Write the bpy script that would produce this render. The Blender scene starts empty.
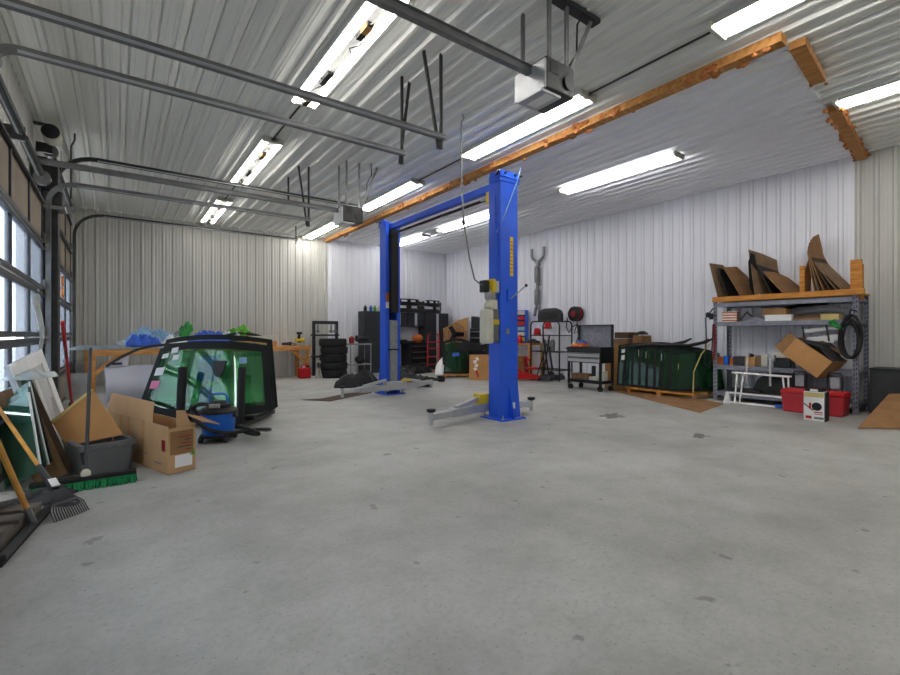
import bpy, math, random
from mathutils import Matrix, Vector, Euler, noise as mnoise
random.seed(7)
C = bpy.context.scene.collection
PI = math.pi
F, U0, V0, H = 458.0, 450.0, 334.0, 1.26          # focal length in pixels, horizon, eye height
SN, CS = .589, .808
ZC = 4.27                                          # ceiling height
def R(d): return math.radians(d)
def fl(u, v, z=0.0):                               # ground (or height z) point seen at a photo pixel
    d = (H - z) * F / (v - V0); r = d * (u - U0) / F
    return Vector((SN*d + CS*r, CS*d - SN*r, z))
def on_line(u, p, q):                              # where a sight line crosses the line p-q in plan
    k = (u - U0) / F; dx, dy = SN + CS*k, CS - SN*k
    ex, ey = q[0]-p[0], q[1]-p[1]
    t = (p[1]*dx - p[0]*dy) / (ex*dy - ey*dx)
    return (p[0]+ex*t, p[1]+ey*t)
def zat(v, x, y): return H + (V0 - v) * (SN*x + CS*y) / F

# ------------------------------------------------------------------ materials
def lin(c):
    return tuple(((x/255+.055)/1.055)**2.4 if x/255 > .04045 else x/255/12.92 for x in c)
def mat(name, rgb, rough=.6, metal=0., var=.12, scale=6., bump=0., spec=.4, rgb2=None, stretch=None):
    m = bpy.data.materials.new(name); m.use_nodes = True
    nt = m.node_tree; b = nt.nodes['Principled BSDF']
    c = lin(rgb); c2 = lin(rgb2) if rgb2 else tuple(x*(1-var) for x in c)
    tc = nt.nodes.new('ShaderNodeTexCoord'); mp = nt.nodes.new('ShaderNodeMapping')
    nt.links.new(tc.outputs['Object'], mp.inputs['Vector'])
    if stretch: mp.inputs['Scale'].default_value = stretch
    n = nt.nodes.new('ShaderNodeTexNoise'); n.inputs['Scale'].default_value = scale; n.inputs['Detail'].default_value = 5
    nt.links.new(mp.outputs['Vector'], n.inputs['Vector'])
    r = nt.nodes.new('ShaderNodeValToRGB')
    r.color_ramp.elements[0].position = .35; r.color_ramp.elements[1].position = .65
    r.color_ramp.elements[0].color = (*c2, 1); r.color_ramp.elements[1].color = (*c, 1)
    nt.links.new(n.outputs['Fac'], r.inputs['Fac']); nt.links.new(r.outputs['Color'], b.inputs['Base Color'])
    b.inputs['Roughness'].default_value = rough; b.inputs['Metallic'].default_value = metal
    b.inputs['Specular IOR Level'].default_value = spec
    if bump:
        bp = nt.nodes.new('ShaderNodeBump'); bp.inputs['Strength'].default_value = bump; bp.inputs['Distance'].default_value = .01
        nt.links.new(n.outputs['Fac'], bp.inputs['Height']); nt.links.new(bp.outputs['Normal'], b.inputs['Normal'])
    return m
def glass_mat(name, tint, gloss=.12, haze=0., hazecol=(200,205,205)):
    m = bpy.data.materials.new(name); m.use_nodes = True
    nt = m.node_tree; out = nt.nodes['Material Output']
    nt.nodes.remove(nt.nodes['Principled BSDF'])
    t = nt.nodes.new('ShaderNodeBsdfTransparent'); t.inputs['Color'].default_value = (*lin(tint), 1)
    g = nt.nodes.new('ShaderNodeBsdfGlossy'); g.inputs['Roughness'].default_value = .03
    mx = nt.nodes.new('ShaderNodeMixShader'); mx.inputs[0].default_value = gloss
    nt.links.new(t.outputs[0], mx.inputs[1]); nt.links.new(g.outputs[0], mx.inputs[2])
    last = mx
    if haze:
        d = nt.nodes.new('ShaderNodeBsdfDiffuse'); d.inputs['Color'].default_value = (*lin(hazecol), 1)
        tl = nt.nodes.new('ShaderNodeBsdfTranslucent'); tl.inputs['Color'].default_value = (*lin(hazecol), 1)
        m1 = nt.nodes.new('ShaderNodeMixShader'); m1.inputs[0].default_value = .5
        nt.links.new(d.outputs[0], m1.inputs[1]); nt.links.new(tl.outputs[0], m1.inputs[2])
        m2 = nt.nodes.new('ShaderNodeMixShader'); m2.inputs[0].default_value = haze
        nt.links.new(mx.outputs[0], m2.inputs[1]); nt.links.new(m1.outputs[0], m2.inputs[2]); last = m2
    nt.links.new(last.outputs[0], out.inputs['Surface'])
    return m
def emit_mat(name, rgb, s):
    m = bpy.data.materials.new(name); m.use_nodes = True
    b = m.node_tree.nodes['Principled BSDF']
    b.inputs['Base Color'].default_value = (*lin(rgb), 1)
    b.inputs['Emission Color'].default_value = (*lin(rgb), 1); b.inputs['Emission Strength'].default_value = s
    return m
M = {}
def dm(k, *a, **kw): M[k] = mat(k, *a, **kw)
dm('grey_steel_wall', (206,205,198), .5, 0, .16, 1.3, spec=.4, stretch=(1,1,.25))
dm('white_steel_wall', (236,237,242), .5, 0, .05, 1.6, spec=.4, stretch=(1,1,.3))
dm('grey_steel_ceiling', (238,238,232), .5, 0, .05, 1.2, stretch=(1,.25,1))
dm('white_steel_ceiling', (250,250,254), .5, 0, .05, 1.6, stretch=(1,.3,1))
dm('dark_steel', (66,67,66), .45, .5, .25, 9)
dm('mid_steel', (132,133,132), .4, .6, .2, 9)
dm('galvanized', (172,174,174), .42, .65, .2, 14)
dm('rack_grey', (142,144,156), .45, .2, .3, 12)
dm('aluminium', (196,198,200), .38, .5, .1, 8)
dm('black_plastic', (26,26,27), .45, 0, .3, 8)
dm('black_metal', (34,35,37), .4, .2, .3, 8)
dm('charcoal', (52,54,58), .5, .1, .2, 8)
dm('rubber', (30,30,31), .75, 0, .25, 20, bump=.15)
dm('lift_blue', (34,94,226), .38, 0, .1, 4, spec=.5)
dm('vac_blue', (28,100,200), .35, 0, .08, 4)
dm('bright_blue', (52,104,214), .4, 0, .35, 14)
dm('light_blue', (140,180,214), .5, 0, .3, 14)
dm('yellow', (226,196,40), .5, 0, .15, 10)
dm('red', (196,24,30), .4, 0, .15, 6)
dm('dark_red', (150,30,38), .45, 0, .2, 6)
dm('orange', (206,110,44), .6, 0, .25, 10)
dm('foam_orange', (198,124,70), .9, 0, .45, 30, bump=.6)
dm('timber', (206,150,84), .7, 0, .28, 3, stretch=(6,1,6), rgb2=(170,112,52))
dm('bench_timber', (216,158,92), .7, 0, .28, 4, rgb2=(186,124,62), stretch=(1,8,8))
dm('shelf_timber', (204,142,62), .7, 0, .28, 4, rgb2=(172,108,40), stretch=(1,8,8))
dm('pale_wood', (206,184,120), .7, 0, .2, 5)
dm('handle_wood', (206,150,70), .55, 0, .25, 12)
dm('cardboard', (196,158,114), .85, 0, .1, 4)
dm('brown_cardboard', (158,118,78), .85, 0, .25, 5)
dm('tan_cardboard', (196,146,92), .85, 0, .14, 4)
dm('dull_cardboard', (146,120,92), .88, 0, .3, 5)
dm('dark_cardboard', (86,68,54), .88, 0, .3, 5)
dm('brown_board', (122,90,60), .8, 0, .35, 6, stretch=(8,8,1))
dm('white_paint', (244,244,242), .5, 0, .08, 8)
dm('off_white', (206,204,188), .5, 0, .12, 8)
dm('panel_white', (206,206,206), .5, 0, .06, 4)
dm('paper', (236,236,234), .8, 0, .04, 10)
dm('pink_paper', (232,140,180), .8, 0, .05, 10)
dm('orange_paper', (222,130,40), .8, 0, .1, 10)
dm('tote_grey', (104,106,108), .6, 0, .12, 6)
dm('silver_paint', (176,178,190), .3, .35, .06, 3)
dm('green', (40,150,60), .5, 0, .3, 16)
dm('lime', (96,180,50), .5, 0, .3, 16)
dm('broom_green', (30,150,90), .8, 0, .5, 60, bump=.5)
dm('film', (196,206,206), .3, 0, .3, 9)
dm('film_grey', (150,160,160), .35, 0, .4, 9)
dm('fan_black', (24,24,26), .4, .3, .2, 8)
dm('weathered_wood', (112,106,98), .85, 0, .35, 7)
dm('dark_grey_board', (58,60,60), .7, 0, .3, 4)
dm('door_brown', (150,136,120), .75, 0, .18, 2.5)
dm('door_frame', (70,72,74), .45, .3, .25, 8)
dm('concrete_curb', (166,166,162), .85, 0, .2, 6)
dm('cooler_red', (178,40,50), .5, 0, .2, 5)
dm('frit', (18,20,21), .45, 0, .1, 5, spec=.25)
dm('yard', (196,198,202), .9, 0, .12, .5)
dm('chrome', (190,190,190), .2, .9, .1, 6)
dm('rust', (110,74,50), .8, .2, .4, 12)
M['windshield_glass'] = glass_mat('windshield_glass', (214,243,224), .08, .05, (110,190,140))
M['pale_glass'] = glass_mat('pale_glass', (200,232,220), .14, .12, (150,200,190))
M['rack_glass'] = glass_mat('rack_glass', (150,200,168), .05, .3, (66,120,88))
M['door_glass'] = glass_mat('door_glass', (176,181,189), .04, .18, (200,206,214))
M['lamp_tube'] = emit_mat('lamp_tube', (255,252,248), 13.0)
M['bare_tube'] = emit_mat('bare_tube', (255,252,248), 6.0)
M['dim_tube'] = emit_mat('dim_tube', (250,250,255), 6.0)

# floor: worn power-trowelled concrete
def floor_mat():
    m = bpy.data.materials.new('concrete_floor'); m.use_nodes = True
    nt = m.node_tree; b = nt.nodes['Principled BSDF']; L = nt.links.new
    tc = nt.nodes.new('ShaderNodeTexCoord')
    def noise(s, det, rough=.55, vec=None):
        n = nt.nodes.new('ShaderNodeTexNoise'); n.inputs['Scale'].default_value = s; n.inputs['Detail'].default_value = det
        n.inputs['Roughness'].default_value = rough; L(vec or tc.outputs['Object'], n.inputs['Vector']); return n
    def ramp(src, p0, c0, p1, c1):
        r = nt.nodes.new('ShaderNodeValToRGB'); e = r.color_ramp.elements
        e[0].position, e[1].position = p0, p1; e[0].color, e[1].color = c0, c1
        L(src, r.inputs['Fac']); return r
    def mul(a, bb, f=1.):
        x = nt.nodes.new('ShaderNodeMixRGB'); x.blend_type = 'MULTIPLY'; x.inputs[0].default_value = f
        L(a, x.inputs[1]); L(bb, x.inputs[2]); return x
    base = ramp(noise(.55, 6).outputs['Fac'], .34, (*lin((164,164,159)),1), .68, (*lin((194,195,191)),1))
    mid = ramp(noise(2.6, 8, .65).outputs['Fac'], .3, (.80,.80,.78,1), .6, (1,1,1,1))
    fine = ramp(noise(30, 6, .75).outputs['Fac'], .36, (.78,.78,.77,1), .55, (1,1,1,1))
    spots = ramp(noise(5.5, 3, .5).outputs['Fac'], .285, (.5,.48,.45,1), .315, (1,1,1,1))
    specks = ramp(noise(60, 2, .5).outputs['Fac'], .285, (.4,.38,.35,1), .32, (1,1,1,1))
    x = mul(mul(mul(mul(base.outputs[0], mid.outputs[0]).outputs[0], fine.outputs[0], .6).outputs[0], spots.outputs[0], .7).outputs[0], specks.outputs[0], .7)
    L(x.outputs[0], b.inputs['Base Color'])
    rr = ramp(noise(1.4, 5).outputs['Fac'], .3, (.42,.42,.42,1), .7, (.62,.62,.62,1))
    L(rr.outputs[0], b.inputs['Roughness']); b.inputs['Specular IOR Level'].default_value = .35
    bp = nt.nodes.new('ShaderNodeBump'); bp.inputs['Strength'].default_value = .12; bp.inputs['Distance'].default_value = .01
    L(noise(30, 5, .7).outputs['Fac'], bp.inputs['Height']); L(bp.outputs['Normal'], b.inputs['Normal'])
    return m
M['floor'] = floor_mat()

# ------------------------------------------------------------------ mesh builder
def _m3(rot):
    if rot is None: return Matrix.Identity(3)
    if isinstance(rot, Matrix): return rot.to_3x3()
    if isinstance(rot, (int, float)): return Matrix.Rotation(rot, 3, 'Z')
    return Euler(rot).to_matrix()
class MB:
    def __init__(s): s.v = []; s.f = []; s.mi = []; s.k = 0
    def face(s, idx): s.f.append(idx); s.mi.append(s.k)
    def box(s, c, size, rot=None):
        m = _m3(rot); c = Vector(c); n = len(s.v); hx, hy, hz = (a/2 for a in size)
        for x, y, z in ((-1,-1,-1),(1,-1,-1),(1,1,-1),(-1,1,-1),(-1,-1,1),(1,-1,1),(1,1,1),(-1,1,1)):
            s.v.append(c + m @ Vector((x*hx, y*hy, z*hz)))
        for q in ((0,3,2,1),(4,5,6,7),(0,1,5,4),(1,2,6,5),(2,3,7,6),(3,0,4,7)): s.face([n+i for i in q])
        return s
    def bb(s, x0, x1, y0, y1, z0, z1):
        return s.box(((x0+x1)/2,(y0+y1)/2,(z0+z1)/2), (abs(x1-x0),abs(y1-y0),abs(z1-z0)))
    def bar(s, p, q, w, h=None, up=(0,0,1)):
        p, q = Vector(p), Vector(q); h = h or w; d = (q-p); L = d.length; d.normalize()
        up = Vector(up); side = d.cross(up)
        if side.length < 1e-3: side = d.cross(Vector((1,0,0)))
        side.normalize(); up2 = side.cross(d)
        m = Matrix((d, side, up2)).transposed()
        return s.box((p+q)/2, (L, w, h), m)
    def tube(s, path, r, n=8, cap=True, close=False):
        P = [Vector(p) for p in path]; k = len(P); rs = r if isinstance(r, (list, tuple)) else [r]*k
        rings = []; ref = None
        for i, p in enumerate(P):
            a = P[i-1] if (i or close) else P[i]; b = P[(i+1) % k] if (i < k-1 or close) else P[i]
            d = (b-a).normalized()
            if ref is None:
                ref = d.cross(Vector((0,0,1)))
                if ref.length < 1e-2: ref = d.cross(Vector((1,0,0)))
            ref = (ref - d*ref.dot(d)); ref.normalize(); bi = d.cross(ref)
            st = len(s.v)
            for j in range(n):
                t = 2*PI*j/n; s.v.append(p + (ref*math.cos(t)+bi*math.sin(t))*rs[i])
            rings.append(st)
        for i in range(k if close else k-1):
            a, b = rings[i], rings[(i+1) % k]
            for j in range(n): s.face([a+j, a+(j+1)%n, b+(j+1)%n, b+j])
        if cap and not close:
            s.face([rings[0]+j for j in reversed(range(n))]); s.face([rings[-1]+j for j in range(n)])
        return s
    def lathe(s, prof, c=(0,0,0), axis='Z', n=20):
        c = Vector(c); rings = []
        ax = {'Z': Matrix.Identity(3), 'X': Matrix.Rotation(PI/2, 3, 'Y'), 'Y': Matrix.Rotation(-PI/2, 3, 'X')}[axis] if isinstance(axis, str) else axis
        for r, z in prof:
            st = len(s.v); rings.append(st)
            for j in range(n):
                t = 2*PI*j/n; s.v.append(c + ax @ Vector((r*math.cos(t), r*math.sin(t), z)))
        for a, b in zip(rings, rings[1:]):
            for j in range(n): s.face([a+j, a+(j+1)%n, b+(j+1)%n, b+j])
        s.face([rings[0]+j for j in reversed(range(n))]); s.face([rings[-1]+j for j in range(n)])
        return s
    def cyl(s, p, q, r, r2=None, n=14):
        return s.tube([p, q], [r, r if r2 is None else r2], n)
    def prism(s, poly, t0, t1, mx=None):           # polygon in local XZ, extruded along local Y from t0 to t1
        mx = mx or Matrix.Identity(4); n = len(s.v); k = len(poly)
        for t in (t0, t1):
            for x, z in poly: s.v.append(mx @ Vector((x, t, z)))
        s.face([n+i for i in range(k)]); s.face([n+k+i for i in reversed(range(k))])
        for i in range(k): s.face([n+i, n+k+i, n+k+(i+1)%k, n+(i+1)%k])
        return s
    def surf(s, fn, a0, a1, b0, b1, na, nb, off):  # thick patch: fn(a,b) and fn(a,b)+off
        off = Vector(off); n = len(s.v); w = nb+1
        for k in (0, 1):
            for i in range(na+1):
                for j in range(nb+1):
                    s.v.append(Vector(fn(a0+(a1-a0)*i/na, b0+(b1-b0)*j/nb)) + off*k)
        N = (na+1)*w
        for i in range(na):
            for j in range(nb):
                q = [n+i*w+j, n+(i+1)*w+j, n+(i+1)*w+j+1, n+i*w+j+1]
                s.face(q); s.face([N+x for x in reversed(q)])
        for i in range(na):
            for j in (0, nb):
                q = [n+i*w+j, n+(i+1)*w+j]; s.face([q[0], q[0]+N, q[1]+N, q[1]])
        for j in range(nb):
            for i in (0, na):
                q = [n+i*w+j, n+i*w+j+1]; s.face([q[0], q[1], q[1]+N, q[0]+N])
        return s
    def blob(s, c, r, n=10, m=7, jit=.0, seed=0):
        rnd = random.Random(seed); c = Vector(c); r = Vector(r) if not isinstance(r,(int,float)) else Vector((r,r,r)); st = len(s.v)
        for i in range(1, m):
            ph = PI*i/m
            for j in range(n):
                t = 2*PI*j/n; k = 1+rnd.uniform(-jit, jit)
                s.v.append(c+Vector((r.x*k*math.sin(ph)*math.cos(t), r.y*k*math.sin(ph)*math.sin(t), r.z*k*math.cos(ph))))
        a = len(s.v); s.v += [c+Vector((0,0,r.z)), c-Vector((0,0,r.z))]
        for i in range(m-2):
            for j in range(n): s.face([st+i*n+j, st+(i+1)*n+j, st+(i+1)*n+(j+1)%n, st+i*n+(j+1)%n])
        for j in range(n):
            s.face([a, st+j, st+(j+1)%n]); s.face([a+1, st+(m-2)*n+(j+1)%n, st+(m-2)*n+j])
        return s
    def build(s, name, m, parent=None, smooth=False, bevel=0., loc=None, rz=0.):
        me = bpy.data.meshes.new(name); me.from_pydata([tuple(v) for v in s.v], [], s.f)
        ms = m if isinstance(m, (list, tuple)) else [m]
        for k in ms: me.materials.append(M[k])
        if len(ms) > 1: me.polygons.foreach_set('material_index', s.mi)
        import bmesh
        b = bmesh.new(); b.from_mesh(me); bmesh.ops.recalc_face_normals(b, faces=b.faces); b.to_mesh(me); b.free()
        if smooth: me.shade_smooth() if False else me.polygons.foreach_set('use_smooth', [True]*len(me.polygons))
        o = bpy.data.objects.new(name, me); C.objects.link(o)
        if smooth == 'auto' or smooth:
            try:
                me.set_sharp_from_angle(angle=R(40))
            except Exception: pass
        if bevel:
            md = o.modifiers.new('bevel', 'BEVEL'); md.width = bevel; md.segments = 2; md.limit_method = 'ANGLE'
        if parent: o.parent = parent
        if loc is not None: o.location = loc
        if rz: o.rotation_euler = (0, 0, rz)
        return o
def tag(o, label=None, cat=None, group=None, kind=None):
    if label: o['label'] = label
    if cat: o['category'] = cat
    if group: o['group'] = group
    if kind: o['kind'] = kind
    return o
def thing(name, label, cat, loc=(0,0,0), rz=0., group=None, rot=None):
    o = bpy.data.objects.new(name, None); C.objects.link(o); o.location = loc
    o.rotation_euler = rot if rot else (0, 0, rz); o.empty_display_size = .1
    return tag(o, label, cat, group)
def copy_thing(src, loc=None, rot=None, label=None):
    r = src.copy(); C.objects.link(r)
    if loc is not None: r.location = loc
    if rot is not None: r.rotation_euler = rot
    if label: r['label'] = label
    for ch in list(src.children):
        c = ch.copy(); C.objects.link(c); c.parent = r
        for g in list(ch.children):
            d = g.copy(); C.objects.link(d); d.parent = c
    return r
def single(mb, name, m, label, cat, loc=None, rz=0., group=None, rot=None, **kw):
    o = mb.build(name, m, loc=loc, rz=rz, **kw)
    if rot: o.rotation_euler = rot
    return tag(o, label, cat, group)
def frame_obj(o, A, ux, uz):                       # place by a corner, a width direction and an up direction
    ux = Vector(ux).normalized(); uz = Vector(uz); uz = (uz-ux*uz.dot(ux)).normalized(); uy = uz.cross(ux)
    m = Matrix((ux, uy, uz)).transposed()
    o.rotation_euler = m.to_euler(); o.location = A; return o
def struct(mb, name, m, **kw): return tag(mb.build(name, m, **kw), kind='structure')

# ------------------------------------------------------------------ room shell
XL, XR, YB, YF = -.95, 10.05, 14.0, -3.2
PITCH = .2286
def rib_profile(a0, a1, dep=.016):                           # (coordinate, depth) of the ribbed sheet
    pts = [(a0, 0)]; k = a0 + PITCH/2
    while k < a1 - .05:
        pts += [(k-.046, 0), (k-.044, -.012), (k-.036, -.012), (k-.034, 0), (k-.018, dep), (k+.018, dep), (k+.034, 0), (k+.036, -.012), (k+.044, -.012), (k+.046, 0)]
        for q in (.085, .145):
            if k+q+.01 < a1: pts += [(k+q-.012, 0), (k+q-.006, .0035), (k+q+.006, .0035), (k+q+.012, 0)]
        k += PITCH
    pts.append((a1, 0)); return pts
def ribbed(fn_pt, prof, mats, split=None, ends=(0, 1)):
    mb = MB()
    for (a, da), (b, db) in zip(prof, prof[1:]):
        cuts = [ends[0]] + ([split(a, b)] if split and split(a, b) else []) + [ends[1]]
        for i in range(len(cuts)-1):
            lo = cuts[i] if not isinstance(cuts[i], tuple) else cuts[i]
            la, lb = lo if isinstance(lo, tuple) else (lo, lo)
            hi = cuts[i+1]; ha, hb = hi if isinstance(hi, tuple) else (hi, hi)
            n = len(mb.v); mb.v += [Vector(fn_pt(a, la, da)), Vector(fn_pt(b, lb, db)), Vector(fn_pt(b, hb, db)), Vector(fn_pt(a, ha, da))]
            mb.k = mats((a+b)/2, i); mb.face([n, n+1, n+2, n+3])
    return mb
XS = 5.42                                          # where the white liner begins
CY0, CY1 = 1.74, 2.2
def cut_y(x): return CY0 + (x-XS)*(CY1-CY0)/(XR-XS)
g = MB(); g.bb(XL-.1, XR+.1, YF, YB+.1, -.12, 0); struct(g, 'floor', 'floor')
cb = ribbed(lambda a, t, d: (a, t, ZC-d), rib_profile(XL, XR, .034), lambda a, i: 1 if (a > XS and i == 1) else 0,
            split=lambda a, b: (cut_y(a), cut_y(b)) if (a+b)/2 > XS else None, ends=(YF, YB))
cb.k = 0; cb.bb(XL-.1, XR+.1, YF, YB+.1, ZC+.02, ZC+.1)
struct(cb, 'ceiling', ['grey_steel_ceiling', 'white_steel_ceiling'])
wb = ribbed(lambda a, t, d: (a, YB-d, t), rib_profile(XL, XR), lambda a, i: 1 if a > XS else 0, ends=(0, ZC))
wb.k = 0; wb.bb(XL-.1, XR+.1, YB+.02, YB+.1, 0, ZC)
struct(wb, 'wall_back', ['grey_steel_wall', 'white_steel_wall'])
wr = ribbed(lambda a, t, d: (XR-d, a, t), rib_profile(YF, YB), lambda a, i: 1 if a > 2.22 else 0, ends=(0, ZC))
wr.k = 0; wr.bb(XR+.02, XR+.1, YF, YB, 0, ZC)
struct(wr, 'wall_right', ['grey_steel_wall', 'white_steel_wall'])
wf = ribbed(lambda a, t, d: (a, YF+d, t), rib_profile(XL, XR), lambda a, i: 0, ends=(0, ZC))
wf.bb(XL, XR, YF-.1, YF-.02, 0, ZC); struct(wf, 'wall_front', 'white_steel_wall')
# left wall: piers between the overhead doors and a header above them
DOORS = [(.2, 3.96, 3.05), (4.62, 8.08, 3.05), (8.86, 12.72, 3.66)]
prev = YF; wl = MB()
def lw(y0, y1, z0, z1):
    w = ribbed(lambda a, t, d: (XL+d, a, t), rib_profile(y0, y1), lambda a, i: 0, ends=(z0, z1))
    w.bb(XL-.1, XL-.02, y0, y1, z0, z1)
    n = len(wl.v); wl.v += w.v; wl.f += [[i+n for i in q] for q in w.f]; wl.mi += w.mi
for y0, y1, h in DOORS + [(YB, YB, ZC)]:
    lw(prev, y0, 0, ZC) if y0 > prev else None
    if y1 > y0: lw(y0, y1, h, ZC)
    prev = y1
struct(wl, 'wall_left', 'grey_steel_wall')
g = MB(); g.bb(-40, XL-.1, -20, 50, -.2, -.03); struct(g, 'ground_outside', 'yard')
# steel jambs at the left openings
for i, (y0, y1, h) in enumerate(DOORS[1:]):
    for j, y in enumerate((y0-.05, y1+.05)):
        struct(MB().bb(XL+.02, XL+.14, y-.05, y+.05, 0, h+.15), 'trim_%d' % (i*2+j+1), 'dark_steel')
struct(MB().bb(XL+.02, XL+.30, 8.3, 8.62, 0, 3.6), 'trim_5', 'dark_steel')
struct(MB().bb(XL+.03, XL+.5, 12.85, YB-.03, 0, .62), 'trim_6', 'concrete_curb', bevel=.01)

def overhead_door(num, y0, y1, rows, solid, nst, label_bits):
    root = bpy.data.objects.new('door_%d' % num, None); C.objects.link(root); root['kind'] = 'structure'
    X = XL + .15; n = rows; h = .61
    ys = [y0 + (y1-y0)*k/nst for k in range(nst+1)]
    for r in range(n):
        z0, z1 = r*h+.01, (r+1)*h-.01
        fr = MB()
        fr.bb(X-.025, X+.025, y0, y1, z0, z0+.055); fr.bb(X-.025, X+.025, y0, y1, z1-.055, z1)
        for y in ys:
            a, b = max(y0, y-.03), min(y1, y+.03)
            fr.bb(X-.0235, X+.0235, a, b, z0+.055, z1-.055)
        fr.bb(X+.02, X+.05, y0+.05, y1-.05, z1-.075, z1-.05)
        fr.build('section_frame', 'door_frame', root, bevel=.004)
        for k in range(nst):
            mb = MB().bb(X-.006, X+.006, ys[k]+.03, ys[k+1]-.03, z0+.055, z1-.055)
            if r in solid: mb.build('panel', 'door_brown', root)
            else: mb.build('window_pane', 'door_glass', root)
    for y in (y0+.06, y1-.06):
        hg = MB()
        for r in range(n): hg.bb(X+.025, X+.05, y-.03, y+.03, r*h+.02, r*h+.14)
        hg.build('hinge', 'mid_steel', root)
    hd = MB().bb(X+.025, X+.05, (y0+y1)/2-.08, (y0+y1)/2+.08, .75, .79); hd.build('handle', 'mid_steel', root)
    return root
overhead_door(1, .24, 3.92, 5, {0, 4}, 3, None)
overhead_door(2, 4.66, 8.04, 5, {0, 4}, 3, None)
overhead_door(3, 8.92, 12.68, 6, {0, 4, 5}, 3, None)
# ------------------------------------------------------------------ overhead: plates, tracks, openers, lamps
def wood_plate(name, p, q, w, h, label, foams, seed):
    p, q = Vector(p), Vector(q); L = (q-p).length; rz = math.atan2(q.y-p.y, q.x-p.x)
    t = thing(name, label, 'timber plate', p, rz)
    MB().box((L/2, 0, ZC-.022-h/2), (L, w, h)).build('board', 'timber', t, bevel=.004)
    rnd = random.Random(seed); mb = MB()
    for f, s, c in foams:
        for k in range(c):
            mb.blob((f*L+rnd.uniform(-.12, .12)*s*2, rnd.choice((-1, 1, 1))*w/2+rnd.uniform(-.02, .02), ZC-.045-rnd.uniform(0, h)), (rnd.uniform(.03, .06)*s, rnd.uniform(.02, .04)*s, rnd.uniform(.02, .04)*s), 8, 6, .25, rnd.random())
    mb.build('foam_bead', 'foam_orange', t, smooth=True)['kind'] = 'stuff'
    for ch in t.children: pass
    t.location.z = 0
    return t
wood_plate('ceiling_plate', (XS-.06, CY0-.02, 0), (XS-.06, 13.95, 0), .14, .10, 'long timber plate with orange foam blobs running along the ceiling to the back wall', [(.02,.7,3),(.05,1.2,8),(.155,.9,7),(.2,1.1,9),(.215,1,5),(.25,.9,6),(.31,.8,5),(.36,.9,6),(.42,1,8),(.46,.8,6),(.53,.9,7),(.62,1,8),(.7,1,7),(.8,1,7),(.9,1,6)], 3)
ex, ey = XR-XS, CY1-CY0
def ed(t, off=0): return (XS+ex*t, CY0+ey*t-off, 0)
wood_plate('ceiling_plate', ed(.03, .08), ed(.25, .08), .14, .09, 'short timber plate stub at the corner of the white ceiling', [(.95,.6,2)], 5)
wood_plate('ceiling_plate', ed(.46, .08), ed(.995, .08), .14, .09, 'timber plate with a ragged foam edge ending at the right wall', [(k/14+.02, .9, 3) for k in range(14)], 6)
fm = MB(); rnd = random.Random(4)
for k in range(46):
    t = .03 + k*.0209
    fm.blob((XS+ex*t, CY0+ey*t+rnd.uniform(-.0, .05), ZC-.022), (rnd.uniform(.03,.06), rnd.uniform(.02,.05), .018), 7, 5, .3, k)
tag(fm.build('torn_edge', 'white_paint', smooth=True), 'ragged torn white edge where the white ceiling liner stops', 'torn edge')
for (x, y, s) in ((5.62, 2.85, .17), (5.75, 2.15, .22)):
    single(MB().box((0,0,0), (s, s*.9, .02), (0, 0, .3)), 'patch', 'white_paint', 'small white patch on the white ceiling %s the plate corner' % ('further from' if s < .2 else 'right by'), 'patch', loc=(x, y, ZC-.035))

RAILP = [(-.03,-.03),(.03,-.03),(.03,.03),(-.03,.03)]
def sweep_track(mb, path, w, h, y):               # path in XZ at constant y, rectangular channel
    up = []
    for i, (x, z) in enumerate(path):
        a = path[max(0, i-1)]; b = path[min(len(path)-1, i+1)]
        d = Vector((b[0]-a[0], 0, b[1]-a[1])).normalized(); nrm = Vector((-d.z, 0, d.x)); up.append(nrm)
    st = len(mb.v)
    for (x, z), nrm in zip(path, up):
        for sy, sn in ((-1,-1),(1,-1),(1,1),(-1,1)): mb.v.append(Vector((x, y+sy*w/2, z)) + nrm*sn*h/2)
    for i in range(len(path)-1):
        a, b = st+i*4, st+i*4+4
        for j in range(4): mb.face([a+j, a+(j+1)%4, b+(j+1)%4, b+j])
    mb.face([st, st+3, st+2, st+1]); e = st+4*(len(path)-1); mb.face([e, e+1, e+2, e+3])
def door_track(x_end, y, z, label, drop=True, rad=.45, hang=((0, 0),), lipside=1, colour='mid_steel'):
    t = thing('door_track', label, 'track', (0, y, 0), group=None)
    xs = XL+.22; path = []
    if drop:
        path += [(xs, .05), (xs, z-rad)] + [(xs+rad*(1-math.cos(a)), z-rad+rad*math.sin(a)) for a in [PI/2*k/8 for k in range(1, 8)]] + [(xs+rad, z)]
    else: path += [(xs+.05, z)]
    path.append((x_end, z))
    mb = MB(); sweep_track(mb, path, .05, .055, 0); mb.build('rail', colour, t)
    mb = MB(); mb.bb(xs+rad, x_end, -.055*lipside-.012, -.055*lipside+.026, z-.03, z-.024); mb.build('angle_flange', 'aluminium', t)
    for dx, lean in hang:
        mb = MB(); mb.bar((x_end+dx, .02, z-.12), (x_end+dx-lean, .02+abs(lean)*.3, ZC-.02), .035, .006, up=(0,1,0))
        mb.bar((x_end+dx, .04, z-.12), (x_end+dx-lean, .04+abs(lean)*.3, ZC-.02), .006, .03, up=(0,1,0)); mb.build('hanger', 'dark_steel', t)
    return t
door_track(2.82, 3.98, 3.35, rad=.15, label= 'nearest overhead door track, upper of the two long rails at the top left', hang=((-.02,0),(-.05,.16)))
door_track(2.70, 4.60, 3.35, rad=.15, label= 'second nearest overhead door track, the lower of the two long rails', hang=((-.02,0),(-.05,-.16)))
door_track(2.80, 8.08, 3.30, 'middle overhead door track ending at two crossed hangers beside the opener rail', rad=.3, hang=((-.02,0),(-.05,.14)))
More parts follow.
